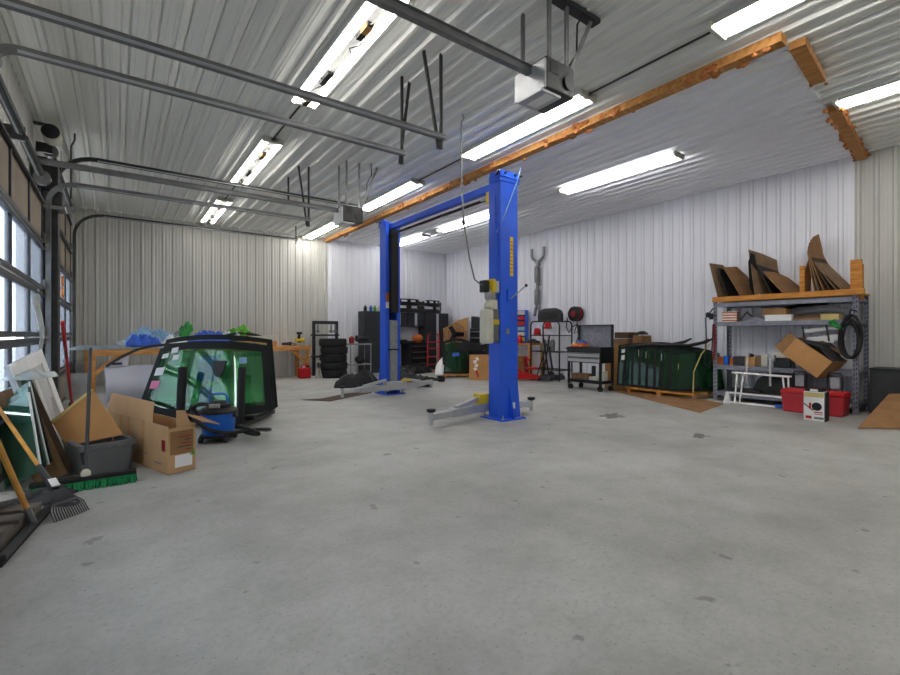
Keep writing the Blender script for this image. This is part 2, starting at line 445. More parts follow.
door_track(4.05, 8.84, 3.92, 'thick dark door track running to the distant door opener', rad=.5, hang=((-1.4,0),), colour='dark_steel')
door_track(4.05, 12.74, 3.88, 'farthest overhead door track along the back wall', rad=.5, hang=((-.03,0),), colour='dark_steel')

def make_opener(label):
    t = thing('door_opener', label, 'door opener')
    h = MB().bb(-.03, .34, -.18, .18, -.02, .25); h.build('housing', 'dark_steel', t, bevel=.012)
    l = MB().bb(-.05, -.03, -.185, .185, -.03, .22); l.bb(-.05, .20, -.15, .15, -.045, -.02); l.build('light_cover', 'aluminium', t, bevel=.006)
    MB().bb(.03, .14, -.13, .1, -.049, -.0445).build('warning_label', 'paper', t)
    MB().bb(.02, .12, -.186, -.178, .12, .22).build('vent_panel', 'black_plastic', t)
    mb = MB(); mb.cyl((.25,-.2,.09), (.25,-.18,.09), .06); mb.build('motor_cap', 'black_metal', t, smooth=True)
    r = MB().bb(-4.0, -.02, -.03, .03, .15, .21); r.bb(-4.0, -.02, -.05, .05, .205, .212); r.build('drive_rail', 'mid_steel', t, bevel=.004)
    return t
OZ = ZC-1.08
for (x, y, z, label, top) in ((3.0, 2.86, 3.40, 'grey box door opener hanging on perforated straps at the top centre', True), (3.13, 7.5, 3.20, 'distant door opener box hanging near the timber ceiling plate', False)):
    o = make_opener(label); o.location = (x, y, z)
    for px, py, qx in ((.04,-.16,.04),(.27,-.16,.27),(.04,.16,.04),(.3,-.16,.62)):
        mb = MB(); mb.bar((px, py, .2), (qx, py, ZC-.05-z), .04, .005, up=(0,1,0)); mb.bar((px, py+.018, .2), (qx, py+.018, ZC-.05-z), .005, .03, up=(0,1,0))
        mb.build('hanging_strap', 'mid_steel', o)
    if top:
      mb = MB(); mb.bb(-.1, .7, -.2, -.1, ZC-.07-z, ZC-.03-z); mb.build('top_angle', 'dark_steel', o)
    mb = MB(); mb.tube([(.35,-.1,.3),(.45,-.12,.45),(.42,-.15,.7),(.5,-.18,.85),(.48,-.2,ZC-.02-z)], .009, 6); mb.build('power_lead', 'black_plastic', o, smooth=True)

# springs and shaft over the doors on the left
def spring_shaft(y0, y1, z, label):
    t = thing('torsion_shaft', label, 'spring shaft', (XL+.17, y0, z)); L = y1-y0
    MB().cyl((0,0,0), (0,L,0), .014).build('shaft', 'mid_steel', t, smooth=True)
    for a, b in ((.35, L/2-.1), (L/2+.1, L-.35)):
        mb = MB(); n = int((b-a)/.045)
        mb.lathe([(.045 if k % 2 else .036, a+(b-a)*k/(2*n)) for k in range(2*n+1)], axis='Y', n=12); mb.build('spring', 'dark_steel', t)
    for y in (.12, L-.12):
        mb = MB().lathe([(.03,-.05),(.09,-.05),(.075,-.03),(.075,.03),(.09,.05),(.03,.05)], (0,y,0), 'Y'); mb.build('cable_drum', 'mid_steel', t, smooth=True)
    for y in (0, L/2, L): MB().bb(-.15, .03, y-.02, y+.02, -.07, .07).build('bearing_plate', 'dark_steel', t)
spring_shaft(4.6, 8.1, 3.3, 'long dark spring shaft above the nearest glazed door')
spring_shaft(8.8, 12.76, 3.95, 'spring shaft high above the far glazed door')
t = thing('jackshaft_motor', 'grey motor unit with light cover mounted between the two doors', 'motor', (XL+.19, 8.3, 3.0))
MB().bb(-.1, .17, -.12, .12, 0, .2).build('gearbox', 'dark_steel', t, bevel=.015)
MB().bb(-.1, .2, -.14, .14, -.05, 0).build('base_tray', 'galvanized', t, bevel=.006)
mb = MB().lathe([(.06,0),(.1,.01),(.1,.22),(.05,.25)], (.03,0,.18), 'Y'); mb.build('motor_drum', 'black_metal', t, smooth=True)
MB().bb(-.17, -.1, -.1, .1, -.05, .3).build('wall_bracket', 'dark_steel', t)
t = thing('blower_fan', 'white capped round drum high on the wall by the ceiling between the doors', 'drum', (XL+.22, 8.45, 4.05))
mb = MB().lathe([(.08,-.12),(.11,-.10),(.11,.16),(.05,.17)], (0,0,0), 'Y'); mb.build('drum', 'off_white', t, smooth=True)
mb = MB().lathe([(.04,-.15),(.1,-.125),(.1,-.115),(.04,-.115)], (0,0,0), 'Y'); mb.build('end_cap', 'black_plastic', t, smooth=True)
mb = MB(); mb.bb(-.19, .0, -.03, .03, .1, .13); mb.build('bracket', 'dark_steel', t)
mb = MB(); 
for a in range(5): mb.bar((.1+.0*a, .05, -.2-.07*a), (.1, .05, -.2-.07*(a+1)), .04, .006)
mb.build('strap', 'dark_steel', t)
for k, (yy, a, b) in enumerate(((8.5, 2.95, 3.9),)):
    single(MB().tube([(XL+.43, yy, 3.2), (XL+.43, yy, 3.95), (XL+.47, yy, 4.05), (XL+.47, yy, 4.14)], .014, 6), 'hanging_rod', 'dark_steel', 'bent black rod standing up beside the motor between the doors', 'rod', smooth=True)
# strip lamps
def make_lamp():
    t = thing('strip_lamp', '', 'strip lamp')
    L = 2.44
    MB().prism([(-.05,0),(.05,0),(.05,.06),(-.05,.06)], 0, L).build('housing', 'white_paint', t, bevel=.004)
    w = MB(); w.prism([(.05,.05),(.155,.0),(.158,.008),(.05,.062)], 0, L); w.prism([(-.05,.05),(-.05,.062),(-.158,.008),(-.155,.0)], 0, L); w.build('reflector', 'white_paint', t)
    for y in (.02, L-.02): MB().bb(-.155, .155, y-.02, y+.02, -.02, .055).build('end_plate', 'off_white', t, bevel=.004)
    return t
lampA = make_lamp()
LAMPS = [(1.93, 3.4, 'open strip lamp with bare wiring nearest the top left doors', 'wires'), (1.93, -1.2, 'added unseen strip lamp of the door track row nearest the front wall', 'wires'), (1.93, 7.2, 'middle strip lamp of the row over the door tracks', 'wires'), (1.93, 11.0, 'strip lamp over the door tracks nearest the back wall', 'wires'),  # lamp nearest the front wall is added, out of view, to brighten the near floor
         (4.72, -.35, 'strip lamp at the top edge beyond the timber plate corner', 'tube'), (4.72, 3.55, 'long white strip lamp under the hanging door opener', 'tube'), (4.72, 7.5, 'strip lamp between the blue lift and the track hangers', 'tube'), (4.72, 11.45, 'strip lamp by the distant door opener', 'tube'),
         (7.48, -.6, 'strip lamp on the grey ceiling at the far right', 'tube'), (7.48, 3.85, 'strip lamp nearest the shelving on the white ceiling', 'tube2'), (7.48, 8.3, 'strip lamp seen through the lift on the white ceiling', 'tube2'), (7.48, 11.45, 'strip lamp near the back corner of the white ceiling', 'tube2')]
for i, (x, y, lab, kind) in enumerate(LAMPS):
    o = lampA if i == 0 else copy_thing(lampA)
    o['label'] = lab; o.location = (x, y, ZC-.085); 
for i, (x, y, lab, kind) in enumerate(LAMPS):
    o = [q for q in C.objects if q.get('label') == lab][0]; L = 2.44
    if kind == 'tube2':
        for ch in list(o.children):
            if ch.name.startswith('reflector'): bpy.data.objects.remove(ch)
    if kind.startswith('tube'):
        for s in (-1, 1): MB().cyl((s*.085, .06, -.012), (s*.085, L-.06, -.012), .016, n=10).build('lamp_tube', 'lamp_tube' if kind == 'tube' else 'dim_tube', o, smooth=True)
    else:
        for s in (-1, 1): MB().cyl((s*.125, .05, -.012), (s*.125, L-.05, -.012), .016, n=10).build('lamp_tube', 'bare_tube', o, smooth=True)
        rnd = random.Random(i)
        for yy in (.5, 1.5, 2.1): MB().bb(-.03, .03, yy, yy+.28, -.035, 0).build('ballast', 'black_plastic', o, bevel=.004)
        MB().bb(-.032, .032, .53, .66, -.04, 0).build('ballast_label', 'tan_cardboard', o)
        for k in range(5):
            p = [(rnd.uniform(-.06,.06), .1+k*.45+j*.1, -.01-rnd.uniform(0,.03)) for j in range(6)]
            MB().tube(p, .006, 5).build('wire', 'black_plastic' if k % 2 else 'off_white', o, smooth=True)
for (x, ya, yb, lab) in ((1.93, 5.84, 7.2, 'thin dark conduit joining the two lamps nearest the camera over the door tracks'), (1.93, 9.64, 11.0, 'thin dark conduit joining the two far lamps over the door tracks'), (4.72, 2.09, 3.55, 'thin dark conduit between the lamps beside the timber plate corner'), (4.72, 5.99, 7.5, 'thin dark conduit above the blue lift crossbeam')):
    single(MB().cyl((0,0,0), (0,yb-ya,0), .012, n=8), 'conduit', 'dark_steel', lab, 'conduit', loc=(x, ya, ZC-.045), smooth=True)

# ------------------------------------------------------------------ two post lift
LX, LY0, LY1 = 4.70, 4.98, 8.72
lift = thing('two_post_lift', 'tall blue two-post car lift standing in the middle of the floor', 'car lift', (LX, (LY0+LY1)/2, 0))
half = (LY1-LY0)/2
def column(sy):
    y = sy*half; W = .35; D = .24; mb = MB(); o = -sy   # o: inward direction
    mb.bb(-W/2, W/2, y-o*.02, y, 0, 3.62)
    for sx in (-1, 1):
        mb.bb(sx*(W/2), sx*(W/2-.014), y, y+o*D, 0, 3.62)
        mb.bb(sx*(W/2-.014), sx*(W/2-.085), y+o*(D-.014), y+o*D, 0, 3.62)
    c = mb.build('column', 'lift_blue', lift, bevel=.006)
    mb = MB().bb(-.24, .24, y-o*.13, y+o*.36, 0, .02); mb.build('base_plate', 'lift_blue', c, bevel=.003)
    for sx in (-1, 1):
        g = MB().prism([(0,.02),(.055,.02),(.055,.06),(0,.55)], -.006, .006, Matrix.Translation((sx*W/2, y-o*.012, 0)) @ Matrix.Rotation(0 if sx > 0 else PI, 4, 'Z')); g.build('gusset', 'lift_blue', c)
    g = MB().prism([(0,.02),(.11,.02),(.11,.06),(0,.5)], -.006, .006, Matrix.Translation((.0, y-o*.02, 0)) @ Matrix.Rotation(-o*PI/2, 4, 'Z')); g.build('gusset', 'lift_blue', c)
    for sx in (-1, 1):
        for yy in (-.1, .3):
            mb = MB().lathe([(.018,0),(.018,.03),(.01,.03),(.01,.06)], (sx*.2, y+o*yy, .02), n=6); mb.build('anchor_bolt', 'galvanized', c)
    mb = MB().bb(-W/2-.03, W/2+.03, y-o*.05, y+o*.2, 3.56, 3.575); mb.bb(-W/2-.02, W/2+.02, y-o*.035, y-o*.02, 3.5, 3.66)
    mb.bb(-W/2-.02, -W/2, y-o*.03, y+o*.2, 3.5, 3.66); mb.bb(W/2, W/2+.02, y-o*.03, y+o*.2, 3.5, 3.66); mb.build('top_bracket', 'lift_blue', c, bevel=.004)
    for sx in (-.1, .1):
        mb = MB().cyl((sx, y-o*.06, 3.62), (sx, y-o*.03, 3.62), .016, n=6); mb.build('bolt', 'black_metal', c)
    for sx, sz in ((-.17, .03), (.17, .03)):
        mb = MB().cyl((sx-.03, y+o*.05, 3.60), (sx*1.35, y-o*.06, 3.60+sz), .016, n=8); mb.build('bolt', 'black_metal', c)
    return c
cn, cf = column(-1), column(1)
MB().bb(-.055, .055, -half+.02, half-.02, 3.46, 3.57).build('crossbeam', 'lift_blue', lift, bevel=.008)
mb = MB().cyl((-.09, -half+.35, 3.33), (-.09, half-.25, 3.33), .024); mb.build('shutoff_bar', 'rubber', lift, smooth=True)
MB().bb(-.14, -.04, -half+.25, -half+.35, 3.24, 3.42).build('shutoff_switch', 'yellow', lift, bevel=.01)
mb = MB().bb(-.12, -.06, -half+.35, -half+.5, 3.315, 3.345); mb.build('switch_arm', 'galvanized', lift)
# carriages, cylinders
for sy, c in ((-1, cn), (1, cf)):
    o = -sy; y = sy*half
    MB().bb(-.085, .085, y+o*.11, y+o*.285, .12, 1.55).build('carriage', 'galvanized', lift, bevel=.006)
    MB().bb(-.25, .25, y+o*.25, y+o*.4, .1, .27).build('arm_yoke', 'aluminium', lift, bevel=.01)
    MB().cyl((0, y+o*.07, .1), (0, y+o*.07, 3.3), .038).build('hydraulic_cylinder', 'black_metal', lift, smooth=True)
    mb = MB(); mb.tube([(.04, y+o*.1, 3.4), (.05, y+o*.12, 2.6), (.03, y+o*.15, 2.1)], .012, 6); mb.build('lift_chain', 'rubber', lift, smooth=True)
    mb = MB().bb(-.11, .11, y+o*.1, y+o*.29, .92, .95); mb.build('retainer_strap', 'black_metal', lift)
MB().bb(-.08, .08, half-.34, half-.16, 1.7, 3.45).build('channel_shade', 'black_plastic', lift, bevel=.01)  # black slab standing in for the shaded inside of the open far column
# labels on the columns
mb = MB(); f = -half-.0225
mb.bb(.015, .08, f, f+.003, 2.12, 2.7); lb = mb.build('warning_label', 'yellow', lift); lb['label'] = 'tall yellow warning strip'
mb = MB()
for k in range(9): mb.bb(.022, .073, f-.001, f, 2.17+k*.056, 2.19+k*.056)
mb.build('label_print', 'orange', lb)
mb = MB().bb(-.06, -.0, f, f+.003, 1.26, 1.34); mb.build('data_plate', 'galvanized', lift)
mb = MB().bb(-.15, .15, f-.0, f+.002, .0, .0); 
mb = MB(); fy = half-.247
mb.bb(-.172, -.1, fy, fy+.003, 1.95, 2.12); mb.build('orange_sticker', 'orange', lift)
mb = MB().bb(-.172, -.1, fy, fy+.003, 1.80, 1.93); mb.build('white_sticker', 'paper', lift)
mb = MB().bb(.0, .05, f, f+.003, .15, .24); mb.bb(.07, .12, f, f+.003, .15, .24); mb.build('number_sticker', 'paper', lift)
# release lever
mb = MB(); mb.bb(-.05, .02, -half-.05, -half-.02, 1.74, 1.92); mb.build('lever_bracket', 'lift_blue', lift, bevel=.006)
mb = MB(); mb.tube([(-.01,-half-.06,1.78),(.07,-half-.1,1.85),(.24,-half-.12,1.98)], .01, 8); mb.build('release_lever', 'galvanized', lift, smooth=True)
mb = MB().blob((.25,-half-.12,1.985), .025); mb.build('lever_knob', 'black_plastic', lift, smooth=True)
# power unit on the left face of the near column
px, py = -.30, -half+.06
pu = MB().lathe([(.07,1.76),(.085,1.78),(.085,1.90),(.07,1.92)], (px, py, 0), n=18).build('power_unit_motor', 'galvanized', lift, smooth=True)
mb = MB(); mb.bb(px-.16, px-.07, py-.06, py+.06, 1.86, 2.03); mb.build('switch_box', 'black_plastic', pu, bevel=.01)
mb = MB(); mb.bb(px-.05, px+.01, py-.11, py+.07, 1.86, 2.05); mb.build('yellow_sticker', 'yellow', pu, bevel=.005)
mb = MB(); mb.bb(px+.03, px+.1, py-.09, py+.09, 1.86, 2.03); mb.build('capacitor_cover', 'off_white', pu, bevel=.015)
mb = MB().bb(px-.05, px+.1, py-.05, py+.05, 1.62, 1.76); mb.blob((px-.08, py-.04, 1.66), .06, 10, 7, .15, 2); mb.build('valve_block', 'off_white', pu, bevel=.01)
mb = MB().bb(px-.14, px+.0, py-.09, py+.09, 1.12, 1.62); mb.build('oil_tank', 'off_white', pu, bevel=.03)
mb = MB().bb(px+.02, px+.12, py-.06, py+.08, 1.14, 1.62); mb.build('mounting_panel', 'mid_steel', pu, bevel=.006)
mb = MB().bb(px+.01, px+.121, py-.065, py-.059, 1.4, 1.47); mb.build('tank_label', 'yellow', pu)
mb = MB(); mb.tube([(px+.1,py,1.7),(px+.14,py-.05,2.0),(px+.115,py-.03,2.3),(px+.11,py+.02,2.9),(px+.12,py+.03,3.3)], .012, 6); mb.build('hydraulic_hose', 'lift_blue', pu, smooth=True)
mb = MB(); mb.tube([(-.19,-half+.05,2.75),(-.12,-half-.045,3.0),(.0,-half-.05,3.25),(.14,-half-.05,3.55),(.2,-half-.06,3.75)], .008, 6); mb.build('cable', 'light_blue', pu, smooth=True)
# swing arms
def arm(sy, sx, ang, L1, L2, padz):
    y = sy*(half-.34); p = Vector((sx*.2, y, .16)); d = Vector((math.cos(ang), math.sin(ang), 0)); q = p+d*L1; e = p+d*(L1+L2)
    mb = MB().bar(p, q, .15, .11); a = mb.build('swing_arm', 'aluminium', lift, bevel=.008)
    MB().bar(q-d*.2, e, .12, .085).build('arm_extension', 'aluminium', a, bevel=.006)
    mb = MB().bar(p+d*.02+Vector((0,0,.15)), q-d*.1+Vector((0,0,.06)), .06, .05); mb.build('arm_rib', 'aluminium', a)
    mb = MB().cyl(p-Vector((0,0,.08)), p+Vector((0,0,.12)), .05); mb.build('arm_pin', 'galvanized', a, smooth=True)
    mb = MB().cyl(e-Vector((0,0,.11)), e+Vector((0,0,.07)), .03); mb.build('pad_screw', 'aluminium', a, smooth=True)
    mb = MB().lathe([(.04,.06),(.06,.07),(.06,.1),(.02,.1)], e); mb.build('lift_pad', 'rubber', a, smooth=True)
    return a
a1 = arm(-1, -1, R(193), .75, .4, 0)
a2 = arm(-1, 1, R(-30), .3, .16, 0)
a3 = arm(1, -1, R(184), .65, .35, 0)
a4 = arm(1, 1, R(24), .7, .38, 0)
def arm_lock(a, x, y):
    mb = MB().lathe([(.03,.0),(.11,.01),(.11,.04),(.03,.05)], (x, y, .26)); mb.build('arm_lock', 'yellow', a, smooth=True)
arm_lock(a1, -.22, -half+.34)
mb = MB().bb(-.34, -.16, -half+.24, -half+.40, .22, .36); mb.bb(-.29, -.19, -half+.3, -half+.4, .2, .24); mb.build('yellow_guard', 'yellow', a1)
arm_lock(a4, .25, half-.36)
single(MB().tube([(3.80, 4.93, ZC-.02), (3.82, 4.92, 4.2), (3.76, 4.9, 4.1), (3.78, 4.92, 3.3), (3.83, 4.94, 2.8), (3.95, 4.96, 2.3), (4.05, 4.97, 2.02), (4.2, 4.99, 1.95)], .011, 6), 'power_cord', 'mid_steel', 'thin grey power cord hanging from the ceiling to the lift motor', 'cord', smooth=True)
single(MB().blob((0,0,0), (.025,.025,.04)), 'cord_coupler', 'black_plastic', 'small dark plug coupler half way down the hanging cord', 'plug', loc=(3.83, 4.94, 2.78), smooth=True)
# ------------------------------------------------------------------ along the back wall
BL, BR = (-.45, 12.2), (4.62, 13.28)
BA = math.atan2(BR[1]-BL[1], BR[0]-BL[0]); BLEN = math.hypot(BR[0]-BL[0], BR[1]-BL[1]); BH = .92
ca, sa = math.cos(BA), math.sin(BA)
def bpt(x, y, z=BH): return Vector((BL[0]+x*ca-y*sa, BL[1]+x*sa+y*ca, z))
def bx(u, y=0):                                    # bench-local x under a photo column
    p = on_line(u, bpt(0, y), bpt(BLEN, y)); return (p[0]-bpt(0,y).x)/ca
bench = thing('workbench', 'long bare timber workbench against the grey back wall', 'workbench', (BL[0], BL[1], 0), BA)
MB().bb(0, BLEN, .02, .70, BH-.03, BH).build('top', 'bench_timber', bench, bevel=.004)
MB().bb(0, BLEN, -.02, .02, BH-.125, BH).build('front_rail', 'bench_timber', bench, bevel=.004)
for x in (.06, BLEN*.5, BLEN-.08):
    MB().bb(x-.045, x+.045, .02, .11, 0, BH-.03).build('leg', 'bench_timber', bench, bevel=.004)
    MB().bb(x-.045, x+.045, .58, .67, 0, BH-.03).build('leg', 'bench_timber', bench, bevel=.004)
for x, s in ((.06, 1), (BLEN-.08, -1)):
    MB().bar((x, .065, .38), (x+s*.55, .065, BH-.06), .085, .04, up=(0,1,0)).build('brace', 'bench_timber', bench, bevel=.004)

def crumple(name, m, label, cat, x, y, sx, sy, sz, seed, z=BH, rz=None, freq=9., group=None, spread=1.0):
    rnd = random.Random(seed); ph = [rnd.uniform(0, 6.3) for _ in range(8)]
    def fn(a, b):
        e = max(0, 1-max(abs(a), abs(b))**3)
        f = freq/5.; q = seed*3.7
        h = .62+.42*mnoise.noise((a*f*1.1+q, b*f*.8, q))+.24*abs(mnoise.noise((a*f*2.6, b*f*2.2+q, 1.)))+.16*abs(mnoise.noise((a*f*5.5+q, b*f*5., 2.)))-.1
        wob = 1+.1*math.sin(3*math.atan2(b, a+1e-6)+ph[4])+.05*math.sin(7*math.atan2(b, a+1e-6)+ph[5])
        return (a*sx/2*wob, b*sy/2*wob, max(.004, sz*h*e**.6)+.004)
    mb = MB().surf(fn, -1, 1, -1, 1, 34, 26, (0, 0, .003))
    p = bpt(x, y, z)
    return single(mb, name, m, label, cat, loc=p, rz=BA if rz is None else rz, group=group, smooth=True)
crumple('plastic_sheet', 'film_grey', 'pale grey plastic sheeting drooping off the left end of the timber workbench', 'plastic sheet', .35, .33, 1.2, .68, .16, 1)
crumple('plastic_sheet', 'film', 'clear crumpled plastic on the workbench under the blue bags', 'plastic sheet', 1.15, .36, 1.25, .62, .34, 2, freq=11)
crumple('plastic_bag', 'bright_blue', 'bright blue crumpled bag on the left part of the workbench', 'bag', .98, .12, .62, .26, .36, 3, z=BH+.06, freq=13)
crumple('plastic_bag', 'light_blue', 'light blue and white crumpled bag lying on the left workbench plastic', 'bag', 1.25, .36, 1.0, .34, .5, 4, z=BH+.08, freq=12)
crumple('plastic_bag', 'paper', 'white folded wrapper beside the light blue bag on the workbench', 'wrapper', 1.62, .14, .5, .26, .32, 5, z=BH+.04, freq=8)
crumple('plastic_bag', 'green', 'round dark green bag on the middle of the workbench', 'bag', 1.98, .42, .46, .3, .62, 6, z=BH+.05, freq=9)
crumple('plastic_sheet', 'film_grey', 'grey plastic heap along the rear of the workbench', 'plastic sheet', 2.25, .42, 1.7, .5, .5, 7, freq=12)
crumple('plastic_bag', 'bright_blue', 'deep blue crumpled bag behind the big windscreen top edge', 'bag', 2.45, .10, 1.0, .26, .5, 8, z=BH+.03, freq=14)
crumple('plastic_bag', 'film', 'silvery wrap heap between the blue bag and the lime bag on the workbench', 'wrapper', 2.95, .25, .8, .4, .5, 9, z=BH+.02, freq=14)
o = crumple('plastic_bag', 'lime', 'lime green bag propped up at the right of the workbench clutter', 'bag', 3.22, .3, .55, .3, .22, 10, z=BH+.36, freq=7); o.rotation_euler = (R(38), R(-18), BA)
single(MB().box((0,0,.18), (.8,.3,.36)), 'carton', 'dull_cardboard', 'low dusty carton under the lime green bag', 'carton', loc=bpt(3.2, .42), rz=BA, bevel=.01)
# long white boxed tube, black trim and tools on the bench
single(MB().prism([(-.05,-.05),(.05,-.05),(.05,.05),(-.05,.05)], 0, 1.25, Matrix.Rotation(-PI/2, 4, 'Z')), 'long_carton', 'off_white', 'long white square tube lying on the right half of the workbench', 'tube', loc=bpt(2.95, .08, BH+.2), rz=BA, rot=(0, R(-3), BA), bevel=.004)
single(MB().box((0,0,.075), (1.3,.24,.15)), 'flat_carton', 'tan_cardboard', 'flat brown carton under the white tube on the workbench', 'carton', loc=bpt(3.5, .14), rz=BA, bevel=.008)
def arcbar(name, m, label, cat, c, w, h, r, loc, rz=0, rot=None):
    pts = [(-w/2+w*k/16, 0, h*(1-(2*k/16-1)**2)) for k in range(17)]
    return single(MB().tube(pts, r, 8), name, m, label, cat, loc=loc, rz=rz, rot=rot, smooth=True)
arcbar('trim_moulding', 'black_plastic', 'black curved trim arching over the white tube on the workbench', 'trim', 0, 1.1, .1, .035, bpt(3.25, .16, BH+.26), BA)
t = thing('rubber_cup_lifter', 'black suction lifter bridging the workbench edge behind the windscreen', 'suction lifter', bpt(2.78, .0), BA)
MB().lathe([(.06,0),(.07,.02),(.05,.04),(.03,.12)], (0,.05,0)).build('cup', 'black_plastic', t, smooth=True)
MB().lathe([(.06,0),(.07,.02),(.05,.04),(.03,.12)], (.75,.05,0)).build('cup', 'black_plastic', t, smooth=True)
MB().tube([(0,.05,.1),(.1,.03,.17),(.65,.03,.17),(.75,.05,.1)], .022).build('grip', 'black_plastic', t, smooth=True)
t = thing('angle_grinder', 'small dark power tool lying right of the white tube on the workbench', 'power tool', bpt(bx(291), .2), BA)
MB().tube([(-.16,0,.06),(.0,0,.065),(.1,0,.07)], [.035,.04,.05]).build('body', 'black_plastic', t, smooth=True)
MB().lathe([(.02,-.03),(.06,-.02),(.06,.0),(.02,.03)], (.14,0,.08)).build('head', 'mid_steel', t, smooth=True)
MB().lathe([(.075,-.01),(.075,.005)], (.14,0,.02)).build('disc', 'charcoal', t)
t = thing('impact_drill', 'yellow and black power tool at the right end of the workbench', 'power tool', bpt(bx(303), .2), BA)
MB().bb(-.14,.14,-.08,.08,0,.09).build('base', 'galvanized', t, bevel=.01)
MB().tube([(-.12,0,.16),(.14,0,.16)], [.05,.065]).build('body', 'yellow', t, smooth=True)
MB().bb(-.05,.05,-.04,.04,.08,.14).build('support', 'black_plastic', t, bevel=.005)
MB().tube([(-.02,0,.2),(.0,0,.34)], [.05,.035]).build('grip', 'black_plastic', t, smooth=True)
MB().bb(-.07,.07,-.05,.05,.33,.40).build('battery', 'black_plastic', t, bevel=.01)
# red fuel can
t = thing('fuel_can', 'red plastic fuel can on the floor under the right end of the workbench', 'fuel can', (4.33, 12.98, 0), BA)
MB().bb(-.16,.16,-.11,.11,0,.3).build('body', 'red', t, bevel=.035)
MB().tube([(-.1,0,.3),(-.08,0,.38),(.06,0,.38),(.08,0,.3)], .02).build('handle', 'red', t, smooth=True)
MB().cyl((.11,0,.28),(.13,0,.36),.035).build('cap', 'black_plastic', t, smooth=True)
t = thing('axle_stand', 'small white axle stand on the floor beside the tyre stack', 'axle stand', (4.66, 12.75, 0))
mb = MB()
for a in range(4): mb.bar((.1*math.cos(a*PI/2+.8),.1*math.sin(a*PI/2+.8),0),(.03*math.cos(a*PI/2+.8),.03*math.sin(a*PI/2+.8),.3),.03)
mb.build('base', 'off_white', t); MB().cyl((0,0,.25),(0,0,.46),.03).build('post', 'dark_steel', t, smooth=True); MB().bb(-.05,.05,-.03,.03,.45,.5).build('saddle', 'off_white', t)
# tyre stack
TP = [(.2,0),(.36,0),(.385,.03),(.39,.06),(.39,.165),(.385,.195),(.36,.225),(.2,.225),(.185,.19),(.185,.035),(.2,0)]
def tyre_mesh():
    mb = MB(); rings = []
    n = 40
    for r, z in TP[:-1]:
        rings.append(len(mb.v))
        for j in range(n): t = 2*PI*j/n; mb.v.append(Vector((r*math.cos(t), r*math.sin(t), z)))
    for i in range(len(rings)):
        a, b = rings[i], rings[(i+1) % len(rings)]
        for j in range(n): mb.face([a+j, a+(j+1)%n, b+(j+1)%n, b+j])
    return mb
ty = None
for k, w in enumerate(('bottom', 'second from bottom', 'middle', 'second from top', 'topmost')):
    lab = 'black tyre, %s of the stack of five by the back wall' % w
    loc = (5.12, 12.78, k*.2255); 
    if ty is None: ty = single(tyre_mesh(), 'tyre', 'rubber', lab, 'tyre', loc=loc, group='stack of tyres', smooth=True)
    else: copy_thing(ty, loc=loc, label=lab)
    
for k, o in enumerate([q for q in C.objects if q.name.startswith('tyre')]): o.location.x += (0,.012,-.01,.015,-.02)[k]
# dark tool rack behind tyres
t = thing('tool_rack', 'tall dark rack with small tools hanging behind the tyre stack', 'tool rack', (4.82, 13.55, 0))
for x in (0, .72):
    MB().bb(x-.04, x+.04, 0, .08, 0, 1.62).build('post', 'charcoal', t, bevel=.004)
for z in (.55, 1.2): MB().bb(-.04, .76, -.1, .2, z, z+.05).build('shelf', 'charcoal', t, bevel=.004)
MB().bb(-.04, .76, .0, .06, 1.56, 1.66).build('top_rail', 'charcoal', t, bevel=.004)
for k, x in enumerate((.1, .3, .42, .52, .65)):
    single(MB().bb(-.02,.02,-.02,.02,-.18,-.01).bb(-.045,.045,-.025,.025,-.26,-.18), 'hanging_tool', 'off_white' if k in (1,2) else 'mid_steel', ['small steel tool at the left end of the dark rack','white handled tool left of centre on the dark rack','white handled tool right of centre on the dark rack','small steel tool right of the white ones on the dark rack','small steel tool at the right end of the dark rack'][k], 'tool', loc=(4.82+x, 13.53, 1.56-.0), group='tools on the dark rack', bevel=.003)
# steel side table
t = thing('steel_table', 'small steel table between the tyre stack and the black locker', 'table', (5.62, 12.75, 0))
MB().bb(0, .72, 0, .5, .93, .97).build('top', 'galvanized', t, bevel=.004)
MB().bb(.0, .72, 0, .5, .32, .35).build('shelf', 'galvanized', t, bevel=.004)
for x in (.03, .69):
    for y in (.03, .47): MB().cyl((x,y,0),(x,y,.93),.018).build('leg', 'galvanized', t, smooth=True)
single(MB().tube([(0,0,0),(0,0,.16),(.03,0,.2)], [.08,.09,.05]), 'helmet', 'dark_red', 'small red canister on the steel table behind the tyres', 'canister', loc=(5.78, 13.0, .97), smooth=True)
t = thing('bench_grinder', 'black bench grinder on the steel table beside the locker', 'grinder', (6.12, 13.0, .97))
MB().bb(-.1,.1,-.08,.08,0,.06).build('base', 'black_metal', t, bevel=.01)
MB().tube([(-.17,0,.14),(.17,0,.14)], .07).build('motor', 'black_metal', t, smooth=True)
for s in (-1,1): MB().lathe([(.03,-.025),(.1,-.02),(.1,.02),(.03,.025)], (s*.17,0,.15), 'X').build('wheel_guard', 'charcoal', t, smooth=True)
single(MB().blob((0,0,.12),(.16,.13,.13),10,7,.15,4), 'dark_bag', 'black_plastic', 'dark lumpy bag on the lower shelf of the steel table', 'bag', loc=(6.05, 13.0, .35), smooth=True)

